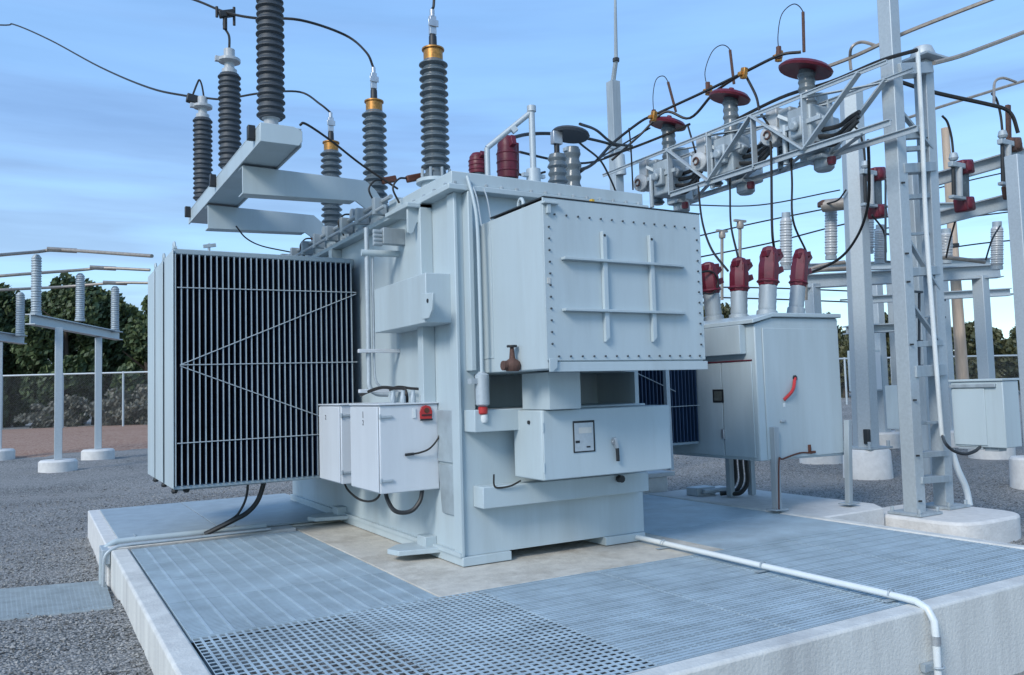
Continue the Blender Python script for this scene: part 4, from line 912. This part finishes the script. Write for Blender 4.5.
# ------------------------------------------------------------- truss gantry
XA, XB, ZL, ZU, TY0, TY1 = 7.25, 7.68, 3.85, 4.45, 5.22, 8.15
trs = thing('truss_beam', 'horizontal steel lattice beam reaching from the tower over the breaker', 'beam', (7.45, 6.7, 3.8))
def chord(name, p, q, w=.06): part(name, 'galv', lambda b: (b.bar(p, q, w, .012), b.bar(V(p)+V((0, 0, -w/2)), V(q)+V((0, 0, -w/2)), .012, w*.95)), .002, trs)
for X, z, y1 in ((XA, ZL, TY1), (XB, ZL, TY1), (XA, ZU, 9.6), (XB, ZU, 9.2)): chord('chord', (X, TY0-.3, z), (X, y1, z), .06 if z == ZL else .04)
nb = 4
for i in range(nb):
    ya = TY0+(TY1-TY0)*i/nb; yb = TY0+(TY1-TY0)*(i+1)/nb
    for X in (XA, XB):
        part('vertical', 'galv', lambda b: b.bar((X+.012, yb, ZL-.03), (X+.012, yb, ZU), .08, .02), .002, trs)
        part('diagonal', 'galv', lambda b: b.bar((X-.02, ya if i % 2 else yb, ZL-.02), (X-.02, yb if i % 2 else ya, ZU-.02), .075, .02), .002, trs)
    part('lacing', 'galv_dull', lambda b: b.bar((XA, ya, ZL-.045), (XB, yb, ZL-.045), .05, .012), .001, trs)
    part('lacing', 'galv_dull', lambda b: b.bar((XB, ya, ZU-.045), (XA, yb, ZU-.045), .05, .012), .001, trs)
# switches on the truss
def recloser(px, pycap, rcap, label, y_box, tilt=0):
    c = PX(px, pycap, 7.47); y = c.y
    root = thing('pole_switch', label, 'switch', (7.47, y, ZL+.01), 'switches mounted on the lattice beam')
    part('body', 'galv_dull', lambda b: (b.box(7.30, 7.62, y-.16, y+.16, ZL+.03, ZL+.50), b.box(7.22, 7.30, y-.10, y+.06, ZL+.14, ZL+.38), b.lathe([(.05, 0), (.06, .02), (.06, .06)], (7.22, y-.02, ZL+.26), (-1, 0, 0), 12), b.box(7.36, 7.58, y+.16, y+.34, ZL+.22, ZL+.58), b.bar((7.45, y+.05, ZL+.5), (7.45, y-.22, ZL+.28), .10, .12), b.lathe([(.10, 0), (.10, .12)], (7.62, y, ZL+.25), (1, 0, 0), 14)), .03, root)
    part('post', 'porcelain', lambda b: b.lathe([(.11, 0), (.11, .04)]+[(r, z+.04) for r, z in sheds(c.z-ZL-.58, 5, .085, .10)]+[(.07, c.z-ZL-.50)], (7.47, y, ZL+.50), n=16), 0, root)
    part('bird_guard', 'maroon', lambda b: b.lathe([(.06, -.03), (rcap*.96, -.045), (rcap, -.02), (rcap*.86, .02), (rcap*.45, .055), (.04, .07), (.03, .10)], c, (.16+tilt, -.20, 1), 22), 0, root)
    part('side_post', 'pale_porcelain', lambda b: (b.bar((7.42, y+.42, ZL+.20), (7.42, y+.42, ZL+.62), .16, .16), b.lathe([(.10, 0), (.12, .03), (.12, .12), (.05, .14), (.05, .16)], (7.36, y+.40, ZL+.28), (-1, -.25, 0), 16)), .012, root)
    part('ring', 'rust', lambda b: b.tube([(7.19, y+.36+.045*math.cos(a), ZL+.27+.045*math.sin(a)) for a in [i*math.pi/6 for i in range(11)]], .013, 6), 0, root)
    for k in range(4 if px < 780 else 3):
        part('switch_blade', 'dark', lambda b: b.tube(spline([(7.36+.06*k, y-.14, ZL+.06+.08*k), (7.42+.06*k, y-.34, ZL+.0+.11*k), (7.36+.03*k, y-.56, ZL+.06+.08*k), (7.36+.02*k, y-.70, ZL+.14+.05*k)]), .026, 7), 0, root)
    part('tank_drum', 'galv_dull', lambda b: (b.lathe([(.08, 0), (.11, .03), (.11, .13), (.08, .17)], (7.56, y-.10, ZL-.22), n=16), b.box(7.4, 7.6, y-.2, y+.0, ZL-.10, ZL-.06)), .004, root)
    part('rear_housing', 'galv', lambda b: (b.box(7.66, 7.95, y-.05, y+.32, ZL-.02, ZL+.46), b.lathe([(.12, 0), (.12, .3)], (7.8, y+.14, ZL+.46), n=14)), .03, root)
    part('rear_post', 'porcelain', lambda b: b.lathe([(r, z) for r, z in sheds(.42, 6, .065, .09)], (7.72, y+.55, ZL+.05), n=14), 0, root)
    part('drum_boot', 'maroon', lambda b: b.lathe([(.04, 0), (.05, .04), (.045, .08)], (7.46, y-.28, ZL-.20), n=12), 0, root)
    part('linkage', 'galv', lambda b: (b.bar((7.3, y-.3, ZL+.3), (7.3, y+.45, ZL+.3), .04, .05), b.bar((7.62, y-.3, ZL+.06), (7.30, y+.28, ZL+.48), .06, .04), b.tube([(7.3, y+.2, ZL-.1), (7.3, y+.2, ZL+.35)], .03, 8)), .003, root)
    return V((c.x, c.y, c.z+.08))
k1 = recloser(806, 68, .30, 'largest grey switch on the lattice beam under a wide maroon disc, nearest the tower', 0)
k2 = recloser(730, 96, .26, 'middle grey switch on the lattice beam under a round maroon disc', 0)
k3 = recloser(668, 123, .26, 'farthest grey switch on the lattice beam, above the right end of the chamber', 0)
# loops above the switches
LG = 'thin loops above the switches'
for lab, pts in (('tall thin wire loop rising above the switch nearest the tower', [(779, 55, 9.7), (778, 35, 9.7), (782, 14, 9.7), (794, 4, 9.7), (803, 12, 9.7), (804.5, 30, 9.7), (804, 52, 9.7)]),
                 ('thin wire loop rising above the middle switch', [(708, 90, 10.6), (705, 72, 10.6), (712, 52, 10.6), (722, 45, 10.6), (730, 50, 10.6), (732, 64, 10.6), (734, 84, 10.6)]),
                 ('small thin wire loop above the farthest switch', [(654, 117, 11.4), (653, 96, 11.4), (656, 80, 11.4), (663, 76, 11.4), (668, 82, 11.4), (673, 98, 11.4), (676, 112, 11.4)])):
    q = [PD(*p) for p in pts]
    r = thing('wire_loop', lab, 'wire', q[0], LG)
    MB().tube(spline(q), .006, 6).build('loop', 'cable', r); MB().cyl(q[-3], q[-1], .018, 8).build('spring_rod', 'rust', r); MB().cyl(q[0]-V((0, 0, .04)), q[0]+V((0, 0, .10)), .03, 8).build('loop_clamp', 'brown', r)
CG = 'black cables between the transformer and the switches'
wpx('black_cable', 'black cable arching past the loops up to the switch nearest the tower', [(560, 172, 8.5), (590, 166, 9.5), (613, 143, 10.8), (640, 122, 11.2), (653, 115.5, 11.3), (680, 103, 11), (708, 90, 10.5), (743, 73, 10), (779, 55.5, 9.6), (801, 52, 9.5)], .02, CG)
wpx('black_cable', 'black cable slanting steeply up to join the arching cable at the middle clamp', [(612, 160, 11), (640, 135, 11.1), (665, 112, 11), (690, 118, 10.8), (715, 92, 10.4), (743, 73, 10)], .018, CG)
wpx('black_cable', 'black cable rising gently from the mast to below the farthest maroon disc', [(604, 158, 11.4), (640, 145, 11.3), (670, 133, 11.1), (690, 124, 10.9)], .017, CG)
wpx('black_cable', 'black cable bowing from the tall maroon boot over to the mast', [(511, 138, dist(PY(508, 136, 6.6))), (530, 134, 8.4), (557, 134, 9), (590, 139, 10), (618, 146, 11)], .018, CG)
wpx('black_cable', 'black cable dropping from the hat guard down past the mast', [(580, 124, 8.0), (596, 130, 9), (613, 143, 10), (632, 146, 10.8)], .016, CG)
wpx('black_cable', 'thin black cable crossing from the hat guard down to the foot of the mast', [(566, 130, 8.2), (582, 145, 9), (600, 160, 10), (610, 178, 11), (616, 192, 11.5)], .013, CG)
wpx('black_cable', 'black cable running level behind the grey bushings to the mast', [(520, 152, 8.4), (545, 158, 9), (570, 163, 9.5), (597, 161, 10.4), (630, 148, 11)], .014, CG)
wpx('black_cable', 'lowest black cable sagging behind the vent pipe', [(500, 164, 8.2), (525, 176, 8.6), (545, 172, 9)], .013, CG)
wpx('black_cable', 'thin black cable rising from the tank edge to cross the mast', [(577, 175, 9), (600, 158, 10), (625, 143, 11), (650, 128, 11.4)], .012, CG)
DG = 'drop cables to the maroon boots'
wpx('drop_cable', 'drop cable hanging from the brass clamp to the tallest breaker boot', [(746, 76, 9.95), (756, 96, 9.8), (760, 112, 9.7), (768, 125, 9.5), (771, 150, 9.3), (772, 225, 8.8), (772, 252, dist(bt3))], .016, DG, ends=(None, bt3))
wpx('drop_cable', 'drop cable falling from the middle switch to the second breaker boot', [(729, 150, 10.3), (730, 190, 10), (731, 225, 9.6), (737, 256, dist(bt2))], .013, DG, ends=(None, bt2))
wpx('drop_cable', 'drop cable curving from the farthest switch down to the boot beside the chamber', [(688, 126, 10.8), (697, 160, 10.6), (699, 195, 10.3), (703, 225, 10), (712, 250, 9.7), (728, 271, 9.4)], .014, DG)
wpx('drop_cable', 'drop cable hanging straight from the near switch to the rightmost boot', [(790, 140, 9.4), (792, 180, 9.2), (793, 220, 9), (804, 252, dist(bt4))], .013, DG, ends=(None, bt4))
wpx('drop_cable', 'short drop cable beside the mast', [(629, 128, 11.3), (631, 150, 11.3), (633, 190, 11.4)], .012, DG)
wpx('black_cable', 'black cable curving down beside the hexagonal column to the rear platform', [(868, 140, 10), (869, 170, 10.4), (868, 205, 10.8), (858, 235, 11.4), (840, 258, 12), (812, 272, 12.5), (790, 278, 12.6)], .02, CG)
for (x, y) in ((743, 74), (778, 57), (653, 117), (708, 91)):
    p = PD(x, y, 9.9 if x > 740 else 10.8)
    b = MB(); b.bar(p+V((0, 0, -.06)), p+V((.0, -.03, .07)), .06, .07); b.bar(p+V((-.07, 0, -.01)), p+V((.06, 0, .02)), .05, .05)
    tag(b.build('line_clamp', 'brass', bevel=.01), {743: 'brass clamp where the tallest boot\'s drop cable leaves the arching cable', 778: 'brass clamp below the tallest thin loop', 653: 'brass clamp below the smallest thin loop', 708: 'brass clamp below the middle thin loop'}[x], 'clamp', 'brass line clamps')
# right overhead buses
BG = 'overhead bars at the right'
wpx('overhead_bar', 'upper bar leaving the top edge right of the tall column', [(800, 76, 9.6), (850, 58, 9.2), (900, 35, 8.8), (950, 15, 8.5), (1010, -8, 8.2)], .022, BG, 'bus')
wpx('overhead_bar', 'middle bar from the tower top to the right edge', [(934, 63, 8.4), (960, 56, 8.6), (990, 45, 8.8), (1040, 26, 9)], .024, BG, 'bus')
wpx('overhead_bar', 'bar from the truss to the tower head', [(720, 128, 10.4), (780, 98, 9.6), (830, 82, 9), (880, 61, 8.5), (917, 50, 8.1)], .02, BG, 'cable')
wpx('overhead_bar', 'dark tube drooping behind the tower to the right switch', [(895, 80, 10), (933, 92, 10.2), (987, 104, 10.4), (1005, 109, 10.5), (1013, 117, 10.5), (1018, 133, 10.5)], .026, BG, 'cable')
wpx('overhead_bar', 'thin bar crossing behind the tower to the right edge', [(890, 124, 11), (940, 107, 11.2), (985, 93, 11.4), (1040, 76, 11.6)], .02, BG, 'bus')
wpx('jumper', 'hooked jumper on the thin bar at the right', [(1016, 82, 11.3), (1003, 78, 11.2), (995, 82, 11.2), (994, 95, 11), (994, 106, 10.5)], .018, None, 'bus')
wpx('jumper', 'hooked jumper on the bar left of the tall column', [(877, 46, 9.0), (862, 42, 9.1), (852, 47, 9.1), (850, 58, 9.2), (851, 70, 9.2)], .018, None, 'bus')
TW = 'thin distant wires behind the breaker'
for i, (lab, pts) in enumerate((('highest thin distant wire right of the chamber', [(690, 205, 20), (760, 205, 20), (840, 190, 20)]), ('thin distant wire just above the boots', [(690, 238, 18), (760, 222, 18), (845, 205, 18)]), ('thin distant wire at the height of the boots', [(695, 258, 17), (770, 243, 17), (845, 224, 17), (900, 215, 17)]),
      ('lowest thin distant wire behind the boots', [(700, 287, 18), (770, 288, 18), (850, 291, 18)]), ('thin distant wire just below the boots', [(700, 297, 18), (770, 299, 18), (850, 302, 18)]), ('thin distant wire right of the tower', [(930, 190, 20), (980, 178, 20), (1040, 165, 20)]),
      ('thin distant wire just above the platform right of the tower', [(935, 250, 18), (985, 243, 18), (1040, 238, 18)]), ('thin distant wire crossing behind both tower columns', [(860, 232, 19), (930, 222, 19), (1040, 208, 19)]),
      ('thin distant wire under the platform', [(840, 300, 19), (930, 297, 19), (1040, 293, 19)]))):
    wpx('distant_wire', lab, pts, .016, TW, 'cable')

# ------------------------------------------------------------- mast
p = PX(617, 190, 8.9); d = dist(p)
ms = thing('lightning_mast', 'slim grey lightning mast with a thin rod rising behind the chamber', 'mast', (p.x, p.y, gz(p.x, p.y)))
t = PD(617, 79, d); t2_ = PD(616, 60, d); t3_ = PD(615, -20, d)
part('pole', 'galv_dull', lambda b: b.box(p.x-.09, p.x+.09, p.y-.09, p.y+.09, gz(p.x, p.y), t.z), .006, ms)
part('rod', 'galv_dull', lambda b: (b.cyl((p.x, p.y, t.z), t2_, .045, 8, .04), b.cyl(t2_, t3_, .035, 8, .02)), 0, ms)
part('rod_collar', 'dark', lambda b: b.cyl(t2_-V((0, 0, .03)), t2_+V((0, 0, .03)), .06, 8), 0, ms)
part('arm', 'galv', lambda b: (b.box(p.x-.25, p.x+.3, p.y-.06, p.y-.095, PD(617, 150, d).z, PD(617, 144, d).z), b.cyl(PD(619, 155, d-.1), PD(621, 175, d-.1), .10, 10)), .006, ms)

# ------------------------------------------- right background steelwork
hx = PG(868, 477); hxd = dist(hx)
pdst = MB().lathe([(.39, -.2), (.39, 0), (.37, .43), (.34, .47)], hx, n=24); tag(pdst.build('concrete_pedestal', 'conc_white'), 'round concrete pedestal under the hexagonal column', 'pedestal', 'concrete pedestals')
hc = thing('steel_column', 'tall hexagonal tapered steel column behind the breaker cabinet', 'column', hx+V((0, 0, .47)))
column(hx+V((0, 0, .47)), 851, 92, .205, .185, hc, 'shaft', 6)
part('base_plate', 'galv_dull', lambda b: (b.box(hx.x-.29, hx.x+.29, hx.y-.29, hx.y+.29, hx.z+.475, hx.z+.505), [b.cyl((hx.x+.24*i, hx.y+.24*j, hx.z+.5), (hx.x+.24*i, hx.y+.24*j, hx.z+.6), .03, 6) for i in (-1, 1) for j in (-1, 1)]), .003, hc)
part('hand_hole', 'dark', lambda b: b.box(hx.x-.20, hx.x-.14, hx.y-.2, hx.y-.1, hx.z+.56, hx.z+.8), .01, hc)
for (x, y, lab) in ((1037, 488, 'round concrete pedestal cut by the right edge'),):
    f = PG(x, y); b = MB().lathe([(.33, -.2), (.33, 0), (.32, .41), (.29, .44)], f, n=24); tag(b.build('concrete_pedestal', 'conc_white'), lab, 'pedestal', 'concrete pedestals')
    rc = thing('steel_column', 'wide steel column at the right edge', 'column', f+V((0, 0, .44)))
    t = PD(1013, 150, dist(f)); part('shaft', 'galv', lambda b: b.box(f.x-.095, f.x+.095, f.y-.095, f.y+.095, f.z+.44, t.z), .01, rc)
    rcd = dist(f)
# platform frame
DP = 16
pf = thing('bus_platform', 'grey steel bus platform standing behind the tower and column', 'platform', PD(900, 420, DP))
def seg(x0, y0, x1, y1, d, w, h, name='beam', m='galv', root=pf, d2=None): part(name, m, lambda b: b.ibeam(PD(x0, y0, d), PD(x1, y1, d2 or d), w, h, .02), 0, root)
seg(800, 282, 1000, 271, DP, .24, .26); seg(806, 268, 990, 262, DP+2.5, .2, .18, d2=DP+2.5)
for x, y0, y1, d in ((812, 284, 440, DP), (980, 276, 425, DP), (875, 276, 450, DP+2.5), (893, 275, 445, DP+2.5), (940, 268, 420, DP+2.5)):
    a, c = PD(x, y0, d), PD(x+3, y1, d)
    part('leg', 'galv', lambda b: b.bar((a.x, a.y, gz(a.x, a.y)), a, .22, .22), .01, pf)
    f = V((a.x, a.y, gz(a.x, a.y))); part('footing', 'conc_white', lambda b: b.lathe([(.4, -.1), (.4, .3), (.36, .34)], f, n=18), 0, pf)
for k, (x0, y0, x1, y1, d) in enumerate(((790, 277, 850, 268, 14), (800, 273, 845, 262, 14.5), (905, 258, 985, 262, 14))):
    q0, q1 = PD(x0, y0, d), PD(x1, y1, d)
    tag(MB().tube(spline([q0, q0.lerp(q1, .5)+V((0, 0, .04)), q1]), .035, 8).build('bus_bar', 'bus'), ('lower light tube along the platform edge left of the hexagonal column', 'upper light tube along the platform edge left of the hexagonal column', 'light tube on the platform right of the tower')[k], 'bus bar', 'tubes on the rear platform')
def hang(x, yb, yt, d, r, lab, m='pale_porcelain', n=16):
    a, c = PD(x, yb, d), PD(x, yt, d); L_ = (c-a).length; ax = (c-a).normalized()
    root = thing('post_insulator', lab, 'insulator', a, 'pale insulators on the rear platform')
    MB().lathe([(r*.5, 0), (r*.8, L_*.06)]+[(r_, z+L_*.08) for r_, z in sheds(L_*.84, n, r*.88, r)]+[(r*.5, L_)], a, ax, 14).build('porcelain', m, root)
    MB().lathe([(r*.9, -.03), (r*.9, .04)], a, ax, 10).build('end_cap', 'galv_dull', root); MB().lathe([(r*.7, -.04), (r*.7, .06)], c, ax, 10).build('end_cap', 'galv_dull', root)
for a in ((786, 268, 216, 14.5, .11, 'pale post insulator just right of the leaning boots'), (831, 258, 207, 14.5, .11, 'pale insulator left of the hexagonal column'), (868, 252, 205, 15, .11, 'pale insulator just right of the hexagonal column'), (914, 268, 242, 14.5, .10, 'small pale insulator between the tower columns'), (997, 268, 225, 15, .11, 'pale insulator at the right end of the platform'), (946, 262, 232, 15.5, .12, 'pale insulator right of the tower beside the wooden pole'), (880, 262, 228, 15.5, .11, 'slim pale insulator between column and tower')): hang(*a)
wt = thing('insulator_bracket', 'stubby grey tube bracket reaching left from the hexagonal column', 'bracket', PD(835, 205, 14.2))
part('tube', 'bus', lambda b: b.cyl(PD(823, 206, 14.3), PD(850, 203, 14), .11, 12), 0, wt); part('end_clamp', 'rust', lambda b: b.bar(PD(819, 204, 14.3), PD(828, 204, 14.3), .2, .10), .02, wt)
# far beams at the right with their fused switches
fb_ = thing('steel_gantry', 'grey steel gantry of two level beams at the right edge', 'gantry', PD(1010, 420, 13))
seg(930, 181, 1040, 150, 13, .2, .2, root=fb_); seg(925, 222, 1040, 193, 13, .2, .22, root=fb_); seg(905, 208, 1012, 206, 17, .2, .16, root=fb_)
a = PD(1034, 150, 13.3); part('post', 'galv', lambda b: b.bar((a.x, a.y, gz(a.x, a.y)), a, .2, .2), .01, fb_)
a = PD(910, 170, 13.6); part('post', 'galv_dull', lambda b: b.bar((a.x, a.y, gz(a.x, a.y)), a, .2, .2), .01, fb_)
def fuse(x, y0, y1, d, lab, m2='maroon'):
    a, c = PD(x, y1, d), PD(x-1, y0, d); L_ = c.z-a.z
    root = thing('fuse_switch', lab, 'fuse switch', a, 'fuse switches at the right')
    part('back_plate', 'porcelain', lambda b: b.bar(a, c, .16, .10), .01, root)
    part('fuse_tube', 'pale_porcelain', lambda b: (b.cyl(a+V((-.28, -.1, .08)), c+V((-.28, -.1, -.05)), .05, 10),), 0, root)
    part('fuse_tube', 'dark', lambda b: b.cyl(a+V((-.42, -.1, .05)), c+V((-.42, -.1, 0)), .03, 8), 0, root)
    for p in (a, c): part('end_boot', m2, lambda b: (b.bar(p+V((-.16, -.02, -.02)), p+V((.12, -.02, .02)), .2, .22), b.lathe([(.09, -.1), (.12, 0), (.09, .1)], p+V((-.02, -.05, 0)), n=12)), .03, root)
    part('contact', 'galv_dull', lambda b: b.bar(a+V((-.5, -.1, .06)), a+V((-.16, -.1, .06)), .08, .05), .01, root); part('contact', 'galv_dull', lambda b: (b.bar(c+V((-.5, -.1, -.02)), c+V((-.16, -.1, -.02)), .08, .08), b.lathe([(.05, 0), (.07, .04), (.05, .12)], c+V((-.4, -.1, .04)), n=10)), .01, root)
    wire('lead', None, None, [c+V((-.40, -.1, .14)), c+V((-.42, -.1, .4)), c+V((-.5, -.1, .62)), c+V((-.62, -.1, .7))], .018, 'cable', parent=root)
fuse(964, 168, 205, 12.7, 'maroon ended fuse switch between tower and right edge')
fuse(1012, 146, 192, 12.7, 'rust stained fuse switch at the right edge', 'rust')
fuse(877, 175, 212, 13.5, 'fuse switch between hexagonal column and tower')
a = PD(1008, 105, 12.6); tag(MB().bar(PD(1009, 152, 12.6), a, .08, .05).build('steel_strap', 'rust', bevel=.004), 'thin rusty strap upright at the right edge', 'strap')
for (x, y0, y1, d, lab) in ((889, 180, 262, 12, 'slim dark open frame hanging left of the tower'), (915, 292, 366, 9.6, 'dark open frame between the tower legs'), (938, 300, 352, 9.8, 'small dark open frame right of the tower')):
    c0, c1 = PD(x, y1, d), PD(x, y0, d); w_ = .16
    b = MB()
    for k in (-1, 1): b.bar(c0+V((k*w_/2, 0, 0)), c1+V((k*w_/2, 0, 0)), .022, .022)
    for k in range(4): b.bar(c0.lerp(c1, k/3)+V((-w_*.65, -.02, 0)), c0.lerp(c1, k/3)+V((w_*.65, -.02, 0)), .03, .025)
    tag(b.build('switch_frame', 'polymer'), lab, 'frame', 'open frames around the tower')
seg(860, 300, 1010, 292, 17.5, .18, .16, d2=17.5); seg(846, 330, 905, 327, 14, .3, .14)
for (x, y0, y1, d, lab) in ((740, 222, 262, 15, 'thin clamped rod standing behind the second breaker boot'), (722, 232, 300, 16, 'thin grey rod beside the boot at the chamber edge'), (806, 258, 300, 15, 'thin grey rod right of the rightmost boot')):
    c0, c1 = PD(x, y1, d), PD(x, y0, d); b = MB(); b.cyl(c0, c1, .03, 8); b.lathe([(.06, 0), (.07, .05), (.06, .12)], c1-V((0, 0, .12)), n=10); b.bar(c1+V((-.14, 0, .02)), c1+V((.14, 0, .02)), .05, .04)
    tag(b.build('bus_rod', 'bus'), lab, 'rod', 'thin rods behind the breaker')
for i, (lab, pts) in enumerate((('thin sagging lead from the hexagonal column to the left insulator bracket', [(846, 190, 13.5), (838, 200, 13.8), (826, 204, 14.2)]), ('thin lead curving down between column and tower', [(872, 215, 12), (884, 232, 12.2), (886, 252, 12.6)]),
      ('thin lead looping over the right end of the platform', [(985, 262, 14), (992, 240, 14.2), (1000, 226, 14.6)]), ('thin lead dropping beside the wooden pole', [(955, 222, 13), (950, 240, 13.4), (946, 258, 14)]))):
    wpx('thin_lead', lab, pts, .016, 'thin leads of the rear steelwork', 'cable')
# wooden pole
p = PG(964, 408); p = PD(964, 395, 19); g_ = V((p.x, p.y, gz(p.x, p.y))); t = PD(945, 128, 19)
wp = thing('wooden_pole', 'weathered wooden utility pole behind the gantry', 'pole', g_)
part('pole', 'wood', lambda b: b.tube([g_, g_.lerp(t, .5), t], .15, 12, True, .085), 0, wp)
part('steel_band', 'dark', lambda b: b.cyl(g_.lerp(t, .62), g_.lerp(t, .63), .13, 12), 0, wp)
for i, (x, y0, y1, d) in enumerate(((868, 350, 428, 18), (905, 385, 430, 17))):
    f, t = PD(x, y1, d), PD(x, y0, d)
    root = thing('equipment_box', ('small grey cabinet on a post right of the hexagonal column', 'small low grey cabinet between the tower legs')[i], 'box', f)
    part('box_body', 'paint', lambda b: b.box(f.x-.3, f.x+.3, f.y-.2, f.y+.2, t.z-.9, t.z), .01, root); part('box_post', 'galv', lambda b: b.box(f.x-.08, f.x+.08, f.y-.05, f.y+.05, gz(f.x, f.y), t.z-.9), .004, root)
    part('box_door', 'paint_white', lambda b: b.box(f.x-.27, f.x+.27, f.y-.215, f.y-.202, t.z-.87, t.z-.05), .004, root)

# ------------------------------------------------------------- sky and light
SUN_EL, SUN_AZ = rad(34), rad(244)            # azimuth clockwise from +y: light from the left, slightly behind the camera
w = bpy.data.worlds.new('World'); S.world = w; w.use_nodes = True
nt = w.node_tree; N = nt.nodes; L = nt.links
bg = N['Background']
sk = N.new('ShaderNodeTexSky'); sk.sky_type = 'NISHITA'; sk.sun_disc = False; sk.sun_elevation = SUN_EL; sk.sun_rotation = SUN_AZ
sk.air_density = 1.0; sk.dust_density = .6; sk.ozone_density = 1.5
tc = N.new('ShaderNodeTexCoord'); sx = N.new('ShaderNodeSeparateXYZ'); L.new(tc.outputs['Generated'], sx.inputs[0])
mp = N.new('ShaderNodeMapping'); mp.inputs['Scale'].default_value = (1.1, 1.1, 11); L.new(tc.outputs['Generated'], mp.inputs['Vector'])
nz = N.new('ShaderNodeTexNoise'); nz.inputs['Scale'].default_value = 1.5; nz.inputs['Detail'].default_value = 6; nz.inputs['Roughness'].default_value = .5; L.new(mp.outputs['Vector'], nz.inputs['Vector'])
cr = N.new('ShaderNodeValToRGB'); cr.color_ramp.elements[0].position = .44; cr.color_ramp.elements[1].position = .57; cr.color_ramp.elements[0].color = (.68, .68, .68, 1); L.new(nz.outputs['Fac'], cr.inputs['Fac'])
band = N.new('ShaderNodeValToRGB'); e = band.color_ramp.elements; e[0].position = .0; e[0].color = (1, 1, 1, 1); e[1].position = .65; e[1].color = (.35, .35, .35, 1)
k_ = e.new(.25); k_.color = (1, 1, 1, 1); L.new(sx.outputs['Z'], band.inputs['Fac'])
mm = N.new('ShaderNodeMath'); mm.operation = 'MULTIPLY'; L.new(cr.outputs['Color'], mm.inputs[0]); L.new(band.outputs['Color'], mm.inputs[1])
mk = N.new('ShaderNodeMath'); mk.operation = 'MULTIPLY'; mk.inputs[1].default_value = .97; L.new(mm.outputs[0], mk.inputs[0])
mx = N.new('ShaderNodeMixRGB'); L.new(mk.outputs[0], mx.inputs['Fac']); L.new(sk.outputs['Color'], mx.inputs['Color1']); hc_ = N.new('ShaderNodeValToRGB'); e = hc_.color_ramp.elements; e[0].position = 0; e[0].color = (.92, .90, .90, 1); e[1].position = .30; e[1].color = (.33, .45, .74, 1)
k_ = e.new(.12); k_.color = (.56, .67, .88, 1); L.new(sx.outputs['Z'], hc_.inputs['Fac'])
sc_ = N.new('ShaderNodeMixRGB'); sc_.blend_type = 'MULTIPLY'; sc_.inputs['Fac'].default_value = 1; sc_.inputs['Color2'].default_value = (4.25, 4.35, 4.35, 1)
L.new(hc_.outputs['Color'], sc_.inputs['Color1']); n5 = N.new('ShaderNodeTexNoise'); n5.inputs['Scale'].default_value = 2.3; n5.inputs['Detail'].default_value = 7; n5.inputs['Roughness'].default_value = .55; L.new(mp.outputs['Vector'], n5.inputs['Vector'])
r5 = N.new('ShaderNodeValToRGB'); e = r5.color_ramp.elements; e[0].position = .36; e[0].color = (.80, .80, .82, 1); e[1].position = .64; e[1].color = (1.0, 1.0, 1.0, 1); L.new(n5.outputs['Fac'], r5.inputs['Fac'])
m5 = N.new('ShaderNodeMixRGB'); m5.blend_type = 'MULTIPLY'; m5.inputs['Fac'].default_value = 1; L.new(sc_.outputs['Color'], m5.inputs['Color1']); L.new(r5.outputs['Color'], m5.inputs['Color2'])
L.new(m5.outputs['Color'], mx.inputs['Color2'])
ti = N.new('ShaderNodeMixRGB'); ti.blend_type = 'MULTIPLY'; ti.inputs['Fac'].default_value = 1; ti.inputs['Color2'].default_value = (.80, 1.0, 1.07, 1)
L.new(mx.outputs['Color'], ti.inputs['Color1']); L.new(ti.outputs['Color'], bg.inputs['Color']); bg.inputs['Strength'].default_value = .15
sd = bpy.data.lights.new('sun', 'SUN'); sd.energy = 1.3; sd.angle = rad(18); sd.color = (1, .95, .88)
so = bpy.data.objects.new('sun', sd); COL.objects.link(so)
dirv = V((math.sin(SUN_AZ)*math.cos(SUN_EL), math.cos(SUN_AZ)*math.cos(SUN_EL), math.sin(SUN_EL)))
so.rotation_euler = dirv.to_track_quat('Z', 'Y').to_euler()
S.view_settings.view_transform = 'Standard'; S.view_settings.look = 'None'; S.view_settings.gamma = 1; S.view_settings.exposure = .93
S.cycles.max_bounces = 6
